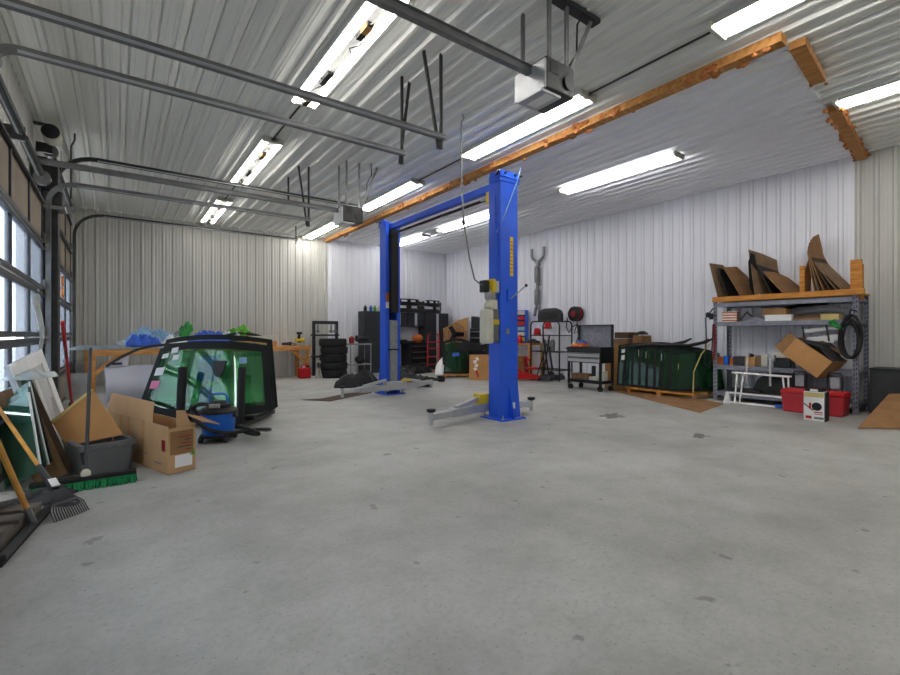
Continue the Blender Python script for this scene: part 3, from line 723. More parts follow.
# black cabinets
def locker(name, label, x0, x1, y0, y1, z0, z1, splits, gapmat='aluminium'):
    t = thing(name, label, 'cabinet', ((x0+x1)/2, y0, z0)); W = x1-x0; h = z1-z0
    MB().bb(-W/2, W/2, .025, y1-y0, 0, h).build('body', 'charcoal', t, bevel=.005)
    n = len(splits)-1
    for a, b in zip(splits, splits[1:]):
        d = MB().bb(-W/2+a*W+.008, -W/2+b*W-.008, -.0, .024, .012, h-.012).build('door', 'charcoal', t, bevel=.005)
    for a in splits[1:-1]:
        MB().bb(-W/2+a*W-.05, -W/2+a*W+.05, -.012, .0, .02 if h < 1 else h*.1, h-.02).build('handle_strip', gapmat, t, bevel=.003)
    return t
locker('locker', 'tall black two-door locker seen left of the far lift column', 6.42, 7.36, 13.42, 13.93, 0, 2.0, (0, .62, 1))
locker('wall_cabinet', 'black wall cabinet under the bumper covers, left', 7.4, 8.04, 13.5, 13.93, 1.52, 2.0, (0, .5, 1))
locker('wall_cabinet', 'black wall cabinet under the bumper covers, beside the tall cabinet', 8.06, 8.7, 13.5, 13.93, 1.52, 2.0, (0, .5, 1))
locker('tall_cabinet', 'tall black two-door cabinet in the back right corner behind the red hand truck', 8.74, 9.72, 13.42, 13.93, 0, 2.0, (0, .5, 1))
t = thing('cabinet_bench', 'black worktop with drawers beneath the black wall cabinets', 'bench', (7.3, 13.2, 0))
MB().bb(0, 1.4, 0, .7, .92, .97).build('worktop', 'black_metal', t, bevel=.005)
MB().bb(.03, .08, .05, .65, 0, .92).build('leg', 'charcoal', t)
d = MB().bb(.72, 1.4, .06, .68, .05, .92).build('drawer_cabinet', 'charcoal', t, bevel=.005)
for k in range(4):
    q = MB().bb(.74, 1.38, .035, .06, .1+k*.2, .27+k*.2).build('drawer', 'black_metal', t, bevel=.004)
    MB().bb(.78, 1.34, .02, .035, .235+k*.2, .25+k*.2).build('handle', 'galvanized', q)
single(MB().blob((0,0,.13),(.2,.16,.15),12,8,.1,3), 'orange_bag', 'orange', 'rounded orange bag on the black worktop under the wall cabinets', 'bag', loc=(8.42, 13.45, .97), smooth=True)
single(MB().bb(-.4,.4,-.2,.2,0,.05).bb(-.3,.1,-.15,.15,.05,.1), 'dark_tray', 'black_plastic', 'dark flat tray of oddments on the black worktop', 'tray', loc=(7.85, 13.5, .97), bevel=.01)
crumple('floor_cover', 'black_plastic', 'crumpled black cover on the floor in front of the black drawers', 'cover', 0, 0, 1.2, .8, .35, 21, z=0, freq=8).location = (7.75, 12.65, 0)
# bumper covers on the cabinets
def bumper(label, loc, w, rz, red):
    t = thing('bumper_cover', label, 'bumper cover', loc, rz)
    def yy(x): return .28*(2*x/w)**2
    def strip(mb, z0, z1, x0, x1, th=.03, f0=0, f1=0):
        mb.surf(lambda a, b: (a, yy(a)+.03*math.sin(b*7), (z0+f0*(2*a/w)**2)*(1-b)+(z1+f1*(2*a/w)**2)*b), x0, x1, 0, 1, 16, 2, (0, th, 0))
    mb = MB(); strip(mb, 0, .14, -w*.42, w*.42); strip(mb, .22, .30, -w/2, w/2, f1=.14, f0=.06)
    for a, b in ((-.5,-.36),(-.06,.06),(.36,.5)): strip(mb, .1, .25, a*w, b*w)
    mb.build('skin', 'black_plastic', t, smooth=True)
    mb = MB(); strip(mb, .30, .36, -w*.3, w*.3); 
    for a in (-.22, 0, .22): strip(mb, .34, .44, (a-.04)*w, (a+.04)*w)
    strip(mb, .42, .46, -w*.28, w*.28); mb.build('grille_frame', 'black_metal', t, smooth=True)
    mb = MB(); strip(mb, .12, .3, red*w*.5-.02, red*w*.5+.02, th=.02); mb.build('end_edge', 'dark_red', t)
bumper('black bumper cover lying on the wall cabinets', (8.05, 13.4, 2.0), 1.6, 0, -1)
bumper('second black bumper cover overlapping on the tall corner cabinet', (9.15, 13.48, 2.0), 1.1, .1, 1)
for k, (x, lab, m) in enumerate(((6.52,'dark bottle at the left on top of the black locker','black_plastic'),(6.72,'teal spray can on top of the black locker','vac_blue'),(6.86,'green bottle on top of the black locker','lime'),(7.02,'pale bottle on top of the black locker by the lift column','off_white'))):
    single(MB().lathe([(.05,0),(.055,.02),(.055,.13),(.02,.17),(.02,.2)], n=12), 'bottle', m, lab, 'bottle', loc=(x, 13.6, 2.0), group='bottles on the locker', smooth=True)
# hand truck
t = thing('hand_truck', 'red tubular hand truck standing in front of the tall corner cabinet', 'hand truck', (8.55, 12.68, 0), R(-30), rot=(R(-8), 0, R(-36)))
for s in (-1,1):
    MB().tube([(s*.19,0,.05),(s*.19,0,1.1),(s*.17,.05,1.25),(s*.1,.08,1.28)], .022).build('rail', 'red', t, smooth=True)
    MB().lathe([(.03,-.03),(.1,-.035),(.125,-.02),(.125,.02),(.1,.035),(.03,.03)], (s*.26,.1,.125), 'X').build('wheel', 'rubber', t, smooth=True)
mb = MB()
for z in (.25,.5,.78,1.0): mb.cyl((-.19,0,z),(.19,0,z),.018)
mb.build('crossbar', 'red', t, smooth=True); MB().bb(-.22,.22,-.2,.02,.01,.03).build('toe_plate', 'red', t)
MB().cyl((-.28,.1,.125),(.28,.1,.125),.015).build('axle', 'dark_steel', t)
# pedestal fan
t = thing('pedestal_fan', 'black pedestal fan by the leaning cardboard in the back corner', 'fan', (9.08, 12.18, 0), R(-38))
MB().lathe([(.28,0),(.28,.02),(.05,.05)]).build('base', 'fan_black', t, smooth=True)
MB().cyl((0,0,.04),(0,0,1.15),.022).build('pole', 'fan_black', t, smooth=True)
MB().lathe([(.05,-.02),(.09,.0),(.09,.2),(.05,.24)], (0,0,1.25), 'Y').build('motor', 'fan_black', t, smooth=True)
mb = MB()
for rr, yy in ((.36,-.06),(.36,.02),(.3,-.1),(.22,-.115),(.14,-.125)): mb.tube([(rr*math.cos(a*PI/16), yy, 1.25+rr*math.sin(a*PI/16)) for a in range(32)], .008, 5, close=True)
for a in range(24):
    c_, s_ = math.cos(a*PI/12), math.sin(a*PI/12); mb.tube([(.05*c_,-.13,1.25+.05*s_),(.22*c_,-.115,1.25+.22*s_),(.36*c_,-.05,1.25+.36*s_)], .006, 4)
mb.build('guard', 'fan_black', t, smooth=True)
for a in range(3): MB().box((.16*math.cos(a*2.094),-.04,1.25+.16*math.sin(a*2.094)), (.26,.008,.16), (R(25), -a*2.094, 0)).build('blade', 'fan_black', t, bevel=.003)
MB().lathe([(.02,-.14),(.05,-.13),(.05,-.02)], (0,0,1.25), 'Y').build('hub', 'fan_black', t, smooth=True)
# cardboard behind
def sheet(name, m, label, cat, poly, th, loc, rot, parent=None, group=None):
    o = single(MB().prism(poly, -th/2, th/2), name, m, label, cat, loc=loc, group=group, bevel=.0)
    o.rotation_euler = rot; return o
sheet('cardboard_sheet', 'tan_cardboard', 'large brown cardboard sheet leaning behind the pedestal fan', 'cardboard', [(-.33,0),(.3,0),(.46,1.85),(.1,1.75),(-.42,1.45)], .015, (9.5, 12.75, 0), (R(-5), 0, R(-42)))
t = thing('tool_chest', 'tall dark tool chest behind the lift motor on the right wall side', 'tool chest', (9.55, 11.55, 0), R(-90))
MB().bb(-.42,.42,0,.45,.1,1.45).build('body', 'charcoal', t, bevel=.01)
for k in range(6):
    q = MB().bb(-.4,.4,-.02,.0,.2+k*.2,.37+k*.2).build('drawer', 'black_metal', t, bevel=.005)
    MB().bb(-.36,.36,-.04,-.02,.32+k*.2,.345+k*.2).build('handle', 'galvanized', q)
for x in (-.36,.36):
    for y in (.05,.4): MB().lathe([(.02,-.02),(.05,-.02),(.05,.02),(.02,.02)], (x,y,.05), 'X').build('caster', 'rubber', t)
mb = MB().prism([(-.42,0),(.42,0),(.42,.03),(.0,.34),(-.42,.4)], 0, .3); single(mb, 'fender_liner', 'charcoal', 'dark angular plastic panel on top of the tall dark tool chest', 'panel', loc=(9.6, 11.55, 1.455), rz=R(-90), bevel=.01)
# white bag, small glass pallet, carton
t = thing('rubbish_bag', 'white sack slumped on the floor left of the small glass pallet', 'sack', (7.85, 11.1, 0))
MB().tube([(0,0,.0),(0,0,.06),(.02,.02,.3),(.06,.04,.5),(.08,.05,.58)], [.16,.25,.23,.12,.05], 14).build('sack', 'paper', t, smooth=True)
MB().tube([(.08,.05,.56),(.1,.06,.66)], [.03,.07], 10).build('tied_neck', 'paper', t, smooth=True)
PGL = (7.55, 10.85)
t = thing('small_pallet', 'small timber pallet under the dark glass beside the white sack', 'pallet', (7.95, 10.55, 0), R(-36))
for y in (-.22, 0, .22): MB().bb(-.42,.42,y-.04,y+.04,.08,.11).build('slat', 'timber', t)
for x in (-.36, .36): MB().bb(x-.04,x+.04,-.26,.26,0,.08).build('skid', 'timber', t)
# ------------------------------------------------------------------ windscreens
def screen(name, label, loc, rot, wt, wb_, h, bulge, sag, glass='windshield_glass', band=.09, group=None, scoop=0.0, stickers=()):
    t = thing(name, label, 'windscreen', loc, rot=rot, group=group)
    def pt(a, b):                                  # a in -1..1 across, b in 0..1 up
        w = (wb_*(1-b)+wt*b)/2; x = a*w
        z = b*h + sag*(1-a*a)*(b-.0) - scoop*(1-a*a)*(1-b)
        return (x, -bulge*(1-a*a), z)
    c = band; A = 1-2*c/((wt+wb_)/2)
    MB().surf(pt, -A, A, c/h, 1-c/h, 20, 6, (0, .005, 0)).build('glass', glass, t, smooth=True)
    mb = MB()
    mb.surf(lambda a, b: Vector(pt(a, b))+Vector((0,-.001,0)), -1, 1, 0, c*1.25/h, 20, 1, (0, .007, 0))
    mb.surf(lambda a, b: Vector(pt(a, b))+Vector((0,-.001,0)), -1, 1, 1-c*.8/h, 1, 20, 1, (0, .007, 0))
    for s in (-1, 1): mb.surf(lambda a, b: Vector(pt(a, b))+Vector((0,-.001,0)), s*A, s, c*1.25/h, 1-c*.8/h, 2, 8, (0, .007, 0))
    mb.build('black_border', 'frit', t, smooth=True)
    for (a, b, da, db, m) in stickers:
        MB().surf(lambda p, q: Vector(pt(p, q+.06*(p-a)))+Vector((0,-.004,0)), a-da, a+da, b-db, b+db, 3, 3, (0, .002, 0)).build('paper_label', m, t)
    return t
WR = R(-36)                                        # faces the camera
def wpt(x, y, z): return Vector((.98+x*math.cos(WR)-y*math.sin(WR), 7.15+x*math.sin(WR)+y*math.cos(WR), z))
screen('windscreen', 'front big green windscreen with paper labels on the floor stand by the blue vacuum', wpt(.03, -.02, .20), (R(-15), 0, WR), 1.52, 1.88, .88, .18, .03, band=.075, scoop=.12,
       stickers=((-.62,.93,.07,.04,'paper'),(-.80,.86,.07,.035,'paper'),(-.56,.82,.06,.035,'paper'),(-.82,.62,.09,.06,'paper'),(-.83,.42,.085,.06,'pink_paper'),(.62,.78,.06,.045,'light_blue')))
screen('windscreen', 'second windscreen with blue protective film behind the front one on the stand', wpt(.05, .06, .21), (R(-15), 0, WR), 1.48, 1.84, .91, .18, .03, band=.08, scoop=.1, stickers=((-.0,.62,.17,.17,'bright_blue'),(.02,.25,.1,.12,'bright_blue')))
screen('windscreen', 'rearmost windscreen on the floor stand, its black top edge showing highest', wpt(.01, .16, .22), (R(-15), 0, WR), 1.56, 1.92, .99, .18, .03, band=.08, scoop=.1)
t = thing('windscreen_stand', 'black floor stand with two padded posts holding the windscreens', 'stand', (.98, 7.15, 0), WR)
for x in (-.13, .66):
    MB().tube([(x,-.34,.06),(x,-.27,.82)], .055).build('padded_post', 'rubber', t, smooth=True)
    MB().bb(x-.05, x+.05, -.42, .75, .03, .09).build('foot_rail', 'black_metal', t, bevel=.006)
MB().bb(-.75, .75, -.1, -.03, .09, .14).build('front_bar', 'black_metal', t, bevel=.006)
MB().bb(-.75, .75, .5, .57, .09, .14).build('rear_bar', 'black_metal', t, bevel=.006)
for x in (-.6, .6): MB().bb(x-.03, x+.03, .62, .68, .09, .9).build('rear_post', 'black_metal', t, bevel=.006)
MB().bb(-.75,.75,-.14,.68,.12,.145).build('deck', 'black_metal', t)
t2 = thing('mirror_mount', 'black mirror mount block stuck to the windscreen centre', 'mount', wpt(.3, -.17, .78), rot=(R(-15),0,WR))
MB().prism([(-.09,.12),(.09,.12),(.07,-.02),(.03,-.10),(-.03,-.10),(-.07,-.02)], -.02, .02).build('plate', 'black_plastic', t2, bevel=.004)

# small glass on the small pallet
screen('windscreen', 'dark green windscreen standing on the small pallet next to the carton', (7.9, 10.55, .115), (R(-8), 0, R(-36)), .62, .72, .62, .06, .03, glass='rack_glass', band=.05, stickers=((.0,.85,.3,.08,'bright_blue'),))
screen('windscreen', 'second windscreen behind on the small pallet', (8.05, 10.7, .115), (R(-8), 0, R(-36)), .9, .8, .9, .06, .12, glass='rack_glass', band=.1)
single(MB().surf(lambda a, b: (a*.5, -.1*(1-a*a), .28*b*(1-.4*a*a)), -1, 1, 0, 1, 14, 4, (0,.04,0)), 'dark_bumper', 'black_plastic', 'dark curved trim piece propped above the small pallet', 'trim', loc=(8.35, 10.62, .75), rz=R(-36), smooth=True)
single(MB().bb(-.3,.3,-.15,.15,0,.6), 'stacked_crate', 'charcoal', 'dark crate behind the small pallet carrying the curved trim', 'crate', loc=(8.45, 10.8, 0), rz=R(-36), bevel=.01)
t = thing('carton', 'brown carton with white tape standing left of the near lift column', 'carton', (8.15, 9.75, 0), R(-36))
MB().bb(-.3,.3,-.16,.16,0,.68).build('box', 'tan_cardboard', t, bevel=.006)
mb = MB()
for k, (x, z) in enumerate(((-.16,.5),(-.12,.4),(-.15,.3),(-.1,.58))): mb.box((x,-.163,z), (.09,.004,.08), (0,.4*k,0))
mb.build('torn_tape', 'paper', t); MB().box((-.1,-.163,.18), (.05,.004,.2), (0,-.3,0)).build('red_tape', 'red', t)

# ------------------------------------------------------------------ right wall, behind the near column
def RW(y, x=9.95): return (x, y)
t = thing('timber_bench', 'timber bench along the white right wall partly hidden by the lift column', 'bench', (9.35, 10.75, 0), R(-90))
MB().bb(0, 1.75, 0, .6, .94, .99).build('top', 'timber', t, bevel=.004)
for x in (.05, 1.68):
    for y in (.05,.55): MB().bb(x-.04,x+.04,y-.04,y+.04,0,.94).build('leg', 'timber', t)
t = thing('bin_rack', 'blue parts rack with red and white bins seen right of the near column', 'bin rack', (9.62, 9.86, .99), R(-58))
for x in (-.28,.30): MB().bb(x-.025,x+.025,-.02,.2,0,.98).build('upright', 'lift_blue', t)
MB().bb(-.28,.30,.18,.2,0,.98).build('back', 'lift_blue', t)
for k in range(6): MB().bb(-.25,.27,-.06,.17,.06+k*.155,.17+k*.155).build('bin', ('yellow','off_white','light_blue','red','red','off_white')[k], t, bevel=.005)
single(MB().lathe([(.07,0),(.08,.02),(.08,.18),(.04,.24)], n=14), 'red_jug', 'red', 'small red jug on the timber bench in front of the bin rack', 'jug', loc=(9.42, 9.5, .99), smooth=True)
crumple('rag_heap', 'dark_grey_board', 'small dark heap of rags at the end of the timber bench', 'rags', 0, 0, .35, .3, .16, 41, z=0, freq=6).location = (9.55, 9.12, .99)
single(MB().bb(-.25,.25,-.2,.2,0,.62), 'carton', 'tan_cardboard', 'brown carton on the floor under the timber bench behind the red jack', 'carton', loc=(9.5, 9.75, 0), rz=R(-90), bevel=.005)
t = thing('floor_jack', 'red trolley jack on the floor right of the near lift column', 'floor jack', (8.95, 8.85, 0), R(150))
for s in (-1,1):
    MB().prism([(-.4,.05),(.3,.05),(.3,.16),(.0,.22),(-.4,.14)], s*.13-.01, s*.13+.01).build('side_frame', 'red', t)
    MB().lathe([(.02,-.025),(.06,-.025),(.06,.025),(.02,.025)], (.28,s*.16,.06), 'Y').build('wheel', 'black_plastic', t, smooth=True)
    MB().lathe([(.02,-.02),(.045,-.02),(.045,.02),(.02,.02)], (-.36,s*.16,.045), 'Y').build('caster', 'black_plastic', t, smooth=True)
MB().bar((-.2,0,.14),(.32,0,.32),.12,.06).build('lift_arm', 'red', t, bevel=.01); MB().lathe([(.05,0),(.07,.02),(.07,.04)], (.32,0,.35)).build('saddle', 'red', t)
MB().tube([(-.36,0,.15),(-.62,0,1.0)], .018).build('handle', 'black_metal', t, smooth=True)
MB().bb(-.34,-.05,-.11,.11,.3,.36).build('tray', 'red', t, bevel=.006)
t = thing('engine_stand', 'dark low stand with red arms on the floor behind the red jack', 'stand', (9.3, 8.95, 0), R(60))
MB().bar((-.3,0,.06),(.3,0,.06),.08).build('leg', 'dark_red', t); MB().bar((0,-.3,.06),(0,.1,.06),.08).build('leg', 'dark_red', t)
MB().bar((0,.1,.06),(.0,.16,.62),.09).build('post', 'dark_red', t); MB().bar((-.2,.1,.55),(.2,.1,.62),.05).build('arm', 'red', t)
# wire rack with seat
t = thing('tube_rack', 'black tubular rack on the white right wall carrying a dark padded lid', 'rack', (9.35, 9.0, 0), R(-90))
for y in (0, .5):
    MB().tube([(0,y,.02),(0,y,1.5),(.04,y,1.58),(.1,y,1.6),(.9,y,1.6),(.98,y,1.57),(1.02,y,1.5),(1.02,y,.02)], .02, 8).build('end_frame', 'black_metal', t, smooth=True)
for z in (.3, .78, 1.22):
    mb = MB()
    for y in (0,.5): mb.cyl((0,y,z),(1.02,y,z),.013,n=8)
    for k in range(9): mb.cyl((k*.1275,0,z),(k*.1275,.5,z),.006,n=6)
    mb.build('wire_shelf', 'black_metal', t, smooth=True)
for x in (0,1.02):
    for z in (.3,.78,1.22): MB().cyl((x,0,z),(x,.5,z),.013,n=8).build('side_bar', 'black_metal', t)
MB().bar((.68,0,.05),(.45,0,1.22),.03).build('brace', 'black_metal', t); MB().bar((.45,0,.05),(.68,0,1.22),.03).build('brace', 'black_metal', t)
t = thing('padded_lid', 'dark curved seat back with red straps resting on top of the tubular rack', 'seat', (9.5, 8.48, 1.6), R(-90))
MB().prism([(-.42,.0),(.42,.0),(.42,.2),(.36,.3),(.2,.36),(-.2,.36),(-.36,.3),(-.42,.2)], 0, .12).build('shell', 'charcoal', t, bevel=.03)
MB().prism([(-.3,.08),(.3,.08),(.3,.2),(.2,.27),(-.2,.27),(-.3,.2)], -.02, .0).build('inset', 'black_plastic', t, bevel=.01)
for k, (x, z, lab) in enumerate(((-.3,1.235,'red clamp at the left on the upper shelf of the tubular rack'),(.08,1.4,'red reel clamp in front of the padded seat back on the rack'))):
    q = thing('red_clamp', lab, 'clamp', (9.35, 8.48-x, z), R(-90), group='red clamps')
    MB().lathe([(.04,-.05),(.09,-.04),(.09,.04),(.04,.05)], (0,.03,.1), 'Y').build('body', 'red', q, smooth=True); MB().bb(-.12,.12,0,.06,0,.06).build('foot', 'dark_red', q, bevel=.01)
for k, (x, lab) in enumerate(((-.25,'left grey can on the middle shelf of the tubular rack'),(-.1,'middle grey can on the tubular rack'),(.05,'right grey can on the middle shelf of the tubular rack'))):
    single(MB().lathe([(.06,0),(.065,.02),(.065,.26),(.03,.32)], n=14), 'can', 'mid_steel' if k != 1 else 'galvanized', lab, 'can', loc=(9.6, 8.48-x, .79), group='cans on the rack', smooth=True)
crumple('tool_heap', 'charcoal', 'dark heap of tools on the floor under the tubular rack', 'tools', 0, 0, .8, .42, .3, 43, z=0, freq=9).location = (9.6, 8.5, 0)
single(MB().tube([(0,0,0),(.02,.1,.4),(0,.12,.62)], .03), 'grease_gun', 'dark_steel', 'dark upright tool leaning inside the lower tubular rack', 'tool', loc=(9.45, 8.3, .3), smooth=True)
# exhaust on wall
t = thing('exhaust_pipe', 'dark exhaust pipe with muffler hanging on the white right wall', 'exhaust', (9.93, 9.28, 0))
za = zat(248, 9.9, 9.3); zb = zat(316, 9.9, 9.3)
MB().tube([(0,.0,za-.36),(0,.0,za-.6),(0,.02,zb+.28)], .05).build('pipe', 'mid_steel', t, smooth=True)
for zz in (zb+.3, zb+.95): MB().lathe([(.05,0),(.085,.05),(.085,.45),(.05,.5)], (0,.02,zz), n=14).build('muffler', 'mid_steel', t, smooth=True)
for s in (-1,1):
    MB().tube([(0,.02,zb+.33),(0,.02+s*.06,zb+.2),(0,.02+s*.1,zb)], .04).build('tail_pipe', 'mid_steel', t, smooth=True)
    MB().tube([(0,s*.02,za-.42),(0,s*.2,za-.3),(0,s*.24,za-.2),(0,s*.24,za)], .04).build('inlet_pipe', 'mid_steel', t, smooth=True)
for zz in (zb+.9, za-.5): MB().bb(.0,.1,-.02,.04,zz,zz+.04).build('hanger', 'dark_steel', t)
# hose reel
hy = on_line(576, (9.9, 0), (9.9, 14))[1]; hz = zat(314, 9.9, hy)
t = thing('hose_reel', 'round dark red hose reel mounted on the white right wall', 'hose reel', (9.9, hy, hz))
MB().lathe([(.05,-.1),(.2,-.09),(.2,-.07),(.05,-.07)], axis='X', n=24).build('flange', 'black_metal', t, smooth=True)
MB().lathe([(.05,.05),(.2,.05),(.2,.07),(.05,.09)], axis='X', n=24).build('flange', 'black_metal', t, smooth=True)
mb = MB()
for k in range(4): mb.tube([((-.05+.03*k), .16*math.cos(a*PI/12), .16*math.sin(a*PI/12)) for a in range(24)], .02, 6, close=True)
mb.build('hose', 'dark_red', t, smooth=True)
MB().lathe([(.02,-.14),(.08,-.13),(.09,.1)], axis='X').build('hub', 'dark_red', t, smooth=True); MB().bb(.08,.12,-.1,.1,-.1,.1).build('bracket', 'dark_steel', t)
mb = MB(); mb.tube([(-.1,.2,-.1),(-.1,.25,-.35),(-.1,.15,-.5),(-.1,.05,-.35),(-.1,-.1,-.28),(-.1,-.18,-.45),(-.1,-.02,-.52),(-.1,-.1,-.3)], .014, 6); mb.tube([(-.08,-.1,-.2),(-.08,-.14,-.6),(-.08,.02,-.95),(-.08,.08,-1.25)], .012, 6); mb.build('loose_hose', 'black_plastic', t, smooth=True)

# ------------------------------------------------------------------ tool cart
cart = thing('tool_cart', 'dark rolling tool cart with its lid raised in front of the white wall', 'tool cart', (8.42, 6.95, 0), R(-90))
W, D = .90, .48
MB().bb(0, W, 0, D, .62, .97).build('cabinet', 'black_metal', cart, bevel=.006)
for k, (z0, z1) in enumerate(((.64,.73),(.75,.84))):
    q = MB().bb(.03, W-.03, -.02, 0, z0, z1).build('drawer', 'aluminium', cart, bevel=.004)
    MB().bb(.05, W-.05, -.035, -.02, z1-.02, z1-.005).build('handle', 'dark_steel', q)
MB().bb(.0, W, -.012, 0, .86, .96).build('front_trim', 'charcoal', cart, bevel=.003)
q = MB().prism([(0,0),(W,0),(W,.5),(0,.5)], D-.02, D, Matrix.Translation((0,0,.97))).build('lid', 'rack_grey', cart, bevel=.004)
mb = MB(); mb.bb(0,W,D-.10,D-.02,1.45,1.47); mb.bb(0,.012,D-.10,D-.02,.98,1.45); mb.bb(W-.012,W,D-.10,D-.02,.98,1.45); mb.build('lid_rim', 'charcoal', cart)
for x in (.025, W-.025):
    for y in (.025, D-.025): MB().bb(x-.022,x+.022,y-.022,y+.022,.12,.62).build('leg', 'black_metal', cart)
MB().bb(0, W, 0, D, .17, .24).build('lower_shelf', 'black_metal', cart, bevel=.006)
for x in (.05, W-.05):
    for y in (.05, D-.05):
        MB().bb(x-.02,x+.02,y-.02,y+.02,.1,.17).build('caster_fork', 'galvanized', cart)
        MB().lathe([(.02,-.02),(.062,-.022),(.062,.022),(.02,.02)], (x,y,.062), 'X' if y > .2 else 'Y').build('caster_wheel', 'rubber', cart, smooth=True)
MB().tube([(-.02,.04,.9),(-.09,.06,.93),(-.09,.42,.93),(-.02,.44,.9)], .014).build('push_handle', 'black_metal', cart, smooth=True)
def cpt(x, y, z): return (8.42+y, 6.95-x, z)
crumple('work_gloves', 'orange', 'orange work gloves lying on the open tool cart', 'gloves', 0, 0, .5, .25, .14, 51, z=0, freq=8).location = cpt(.28, .15, .97)
bpy.context.view_layer.update()
crumple('shop_rag', 'bright_blue', 'small blue rag beside the gloves in the tool cart', 'rag', 0, 0, .2, .2, .22, 52, z=0, freq=6).location = cpt(.14, .36, .97)
single(MB().bb(-.22,.22,-.14,.14,0,.12), 'drawer_box', 'brown_board', 'brown wooden case on the lower shelf of the tool cart', 'case', loc=cpt(.28,.2,.24), rz=R(-84), bevel=.006)
single(MB().bb(-.12,.12,-.1,.1,0,.07), 'parts_tin', 'off_white', 'flat white tin at the middle of the tool cart lower shelf', 'tin', loc=cpt(.62,.2,.24), rz=R(-95), bevel=.006)
single(MB().bb(-.07,.07,-.07,.07,0,.2), 'bottle_box', 'off_white', 'upright white box at the right of the tool cart lower shelf', 'box', loc=cpt(.80,.22,.24), rz=R(-90), bevel=.006)
single(MB().tube([(0,0,.0),(.0,.0,.3)], [.05,.045]), 'spray_can', 'charcoal', 'dark spray can leaning on the tool cart lower shelf', 'can', loc=cpt(.50,.3,.24), smooth=True)
# cartons behind cart
for k, (x0, x1, y0, y1, z0, z1, m, lab) in enumerate(((9.35,9.95,5.78,6.6,0,.60,'tan_cardboard','large brown carton on the floor behind the tool cart'),
        (9.38,9.95,5.85,6.6,.60,.66,'timber','timber board lying between the cartons behind the tool cart'),
        (9.4,9.95,5.8,6.55,.66,1.03,'tan_cardboard','upper brown carton behind the tool cart'))):
    single(MB().bb(x0-x1, 0, y0-y1, 0, 0, z1-z0), 'carton' if k != 1 else 'board', m, lab, 'carton' if k != 1 else 'board', loc=(x1, y1, z0), bevel=.006)
for k, (y, z, w, h, m, lab) in enumerate(((6.3,1.03,.4,.12,'dull_cardboard','long dusty brown box lying on the upper carton'),(6.25,1.16,.36,.14,'dark_cardboard','dark brown box, topmost on the cartons behind the cart'),(5.85,1.03,.22,.2,'brown_cardboard','small brown box at the right on the upper carton'))):
    single(MB().bb(-.2,.2,-w/2,w/2,0,h), 'small_box', m, lab, 'box', loc=(9.68,y,z), bevel=.005)
crumple('wire_tangle', 'black_plastic', 'dark clump of parts sticking out at the front of the cartons', 'parts', 0, 0, .35, .2, .12, 53, z=0, freq=9).location = (9.45, 5.72, 1.235)

# ------------------------------------------------------------------ windscreen pallet by the wall
P0 = (8.95, 5.85)
t = thing('glass_pallet', 'low timber pallet under the rack of green windscreens', 'pallet', (9.0, 5.85, 0), R(-93))
for y in (0, .42, .86): MB().bb(0, 1.55, y, y+.09, .07, .11).build('slat', 'shelf_timber', t, bevel=.003)
for x in (.04, .75, 1.48): MB().bb(x, x+.09, 0, .95, 0, .07).build('skid', 'dull_cardboard' if x > 1 else 'shelf_timber', t, bevel=.003)
words_ = ['leftmost', 'second from left', 'third from left', 'fourth from left', 'fifth from left', 'sixth from left', 'seventh from left', 'rightmost']
for k in range(8):
    y = 5.66 - k*.165; hgt = .86 + (.04, .03, .06, .02, 0, -.02, -.05, -.1)[k]
    st = [(-.8,.84,.08,.045,'paper'),(-.8,.68,.08,.06,'paper')] if k == 0 else ([(-.7,.78,.07,.08,'paper')] if k in (2,3,5) else [])
    screen('windscreen', '%s of the green windscreens standing on the low pallet' % words_[k], (9.42, y, .115), (R(-6), 0, R(-44+k*1.5)), 1.02, 1.14, hgt, .16, .04, glass='rack_glass', band=.04, group='windscreens on the pallet', stickers=st)
for k in range(7):
    y = 5.66-k*.165; xl = (-.22, .02, -.3, -.28, -.3, -.25, -.3)[k]; cc, ss = .72, .694
    sl = MB().bar((0,0,0),(.03,.0,.62 if k < 5 else .55),.03,.012)
    single(sl, 'spacer_slat', 'pale_wood', 'thin pale slat, %s between the green windscreens' % words_[k].replace('leftmost','first from left'), 'slat', loc=(9.42+xl*cc-.2*ss, y-xl*ss-.2*cc, .115), rz=R(-44), group='slats between the windscreens')
for k, (x, y, lab) in enumerate(((9.15, 4.9, 'black curved moulding sweeping over the middle of the windscreen rack'),(9.3, 4.55, 'black curved moulding with a forked tip at the right of the windscreen rack'))):
    mb = MB().tube([(-.45,.3,.99),(-.1,.1,1.04),(.2,-.05,1.02),(.5,-.15,1.10),(.62,-.2,1.17)], [.03,.035,.035,.03,.015], 8)
    if k: mb.tube([(.3,-.08,1.04),(.5,-.05,1.1),(.6,-.05,1.16)], [.025,.02,.012], 6)
    single(mb, 'trim_moulding', 'black_plastic', lab, 'moulding', loc=(x, y+.3, 0), rz=R(-40), smooth=True)
single(MB().tube([(0,0,.0),(.02,.1,.4),(.15,.1,.75),(.28,-.02,.95)], .012, 6), 'yellow_hose', 'pale_wood', 'thin yellowish hose bowing from the pallet up to the shelf post', 'hose', loc=(9.12, 4.44, .11), rz=R(-60), smooth=True)
pts = [fl(608,390), fl(700,413), fl(724,404), fl(660,391), fl(640,387)]
c0 = sum(pts, Vector())/len(pts)
mb = MB(); n = len(pts); mb.v = [Vector((p.x-c0.x, p.y-c0.y, z)) for z in (.001,.007) for p in pts]
mb.face(list(range(n))); mb.face([n+i for i in range(n)])
for i in range(n): mb.face([i, (i+1)%n, n+(i+1)%n, n+i])
single(mb, 'flat_cardboard', 'brown_cardboard', 'flattened brown cardboard on the floor in front of the windscreen pallet', 'cardboard', loc=(c0.x, c0.y, 0))

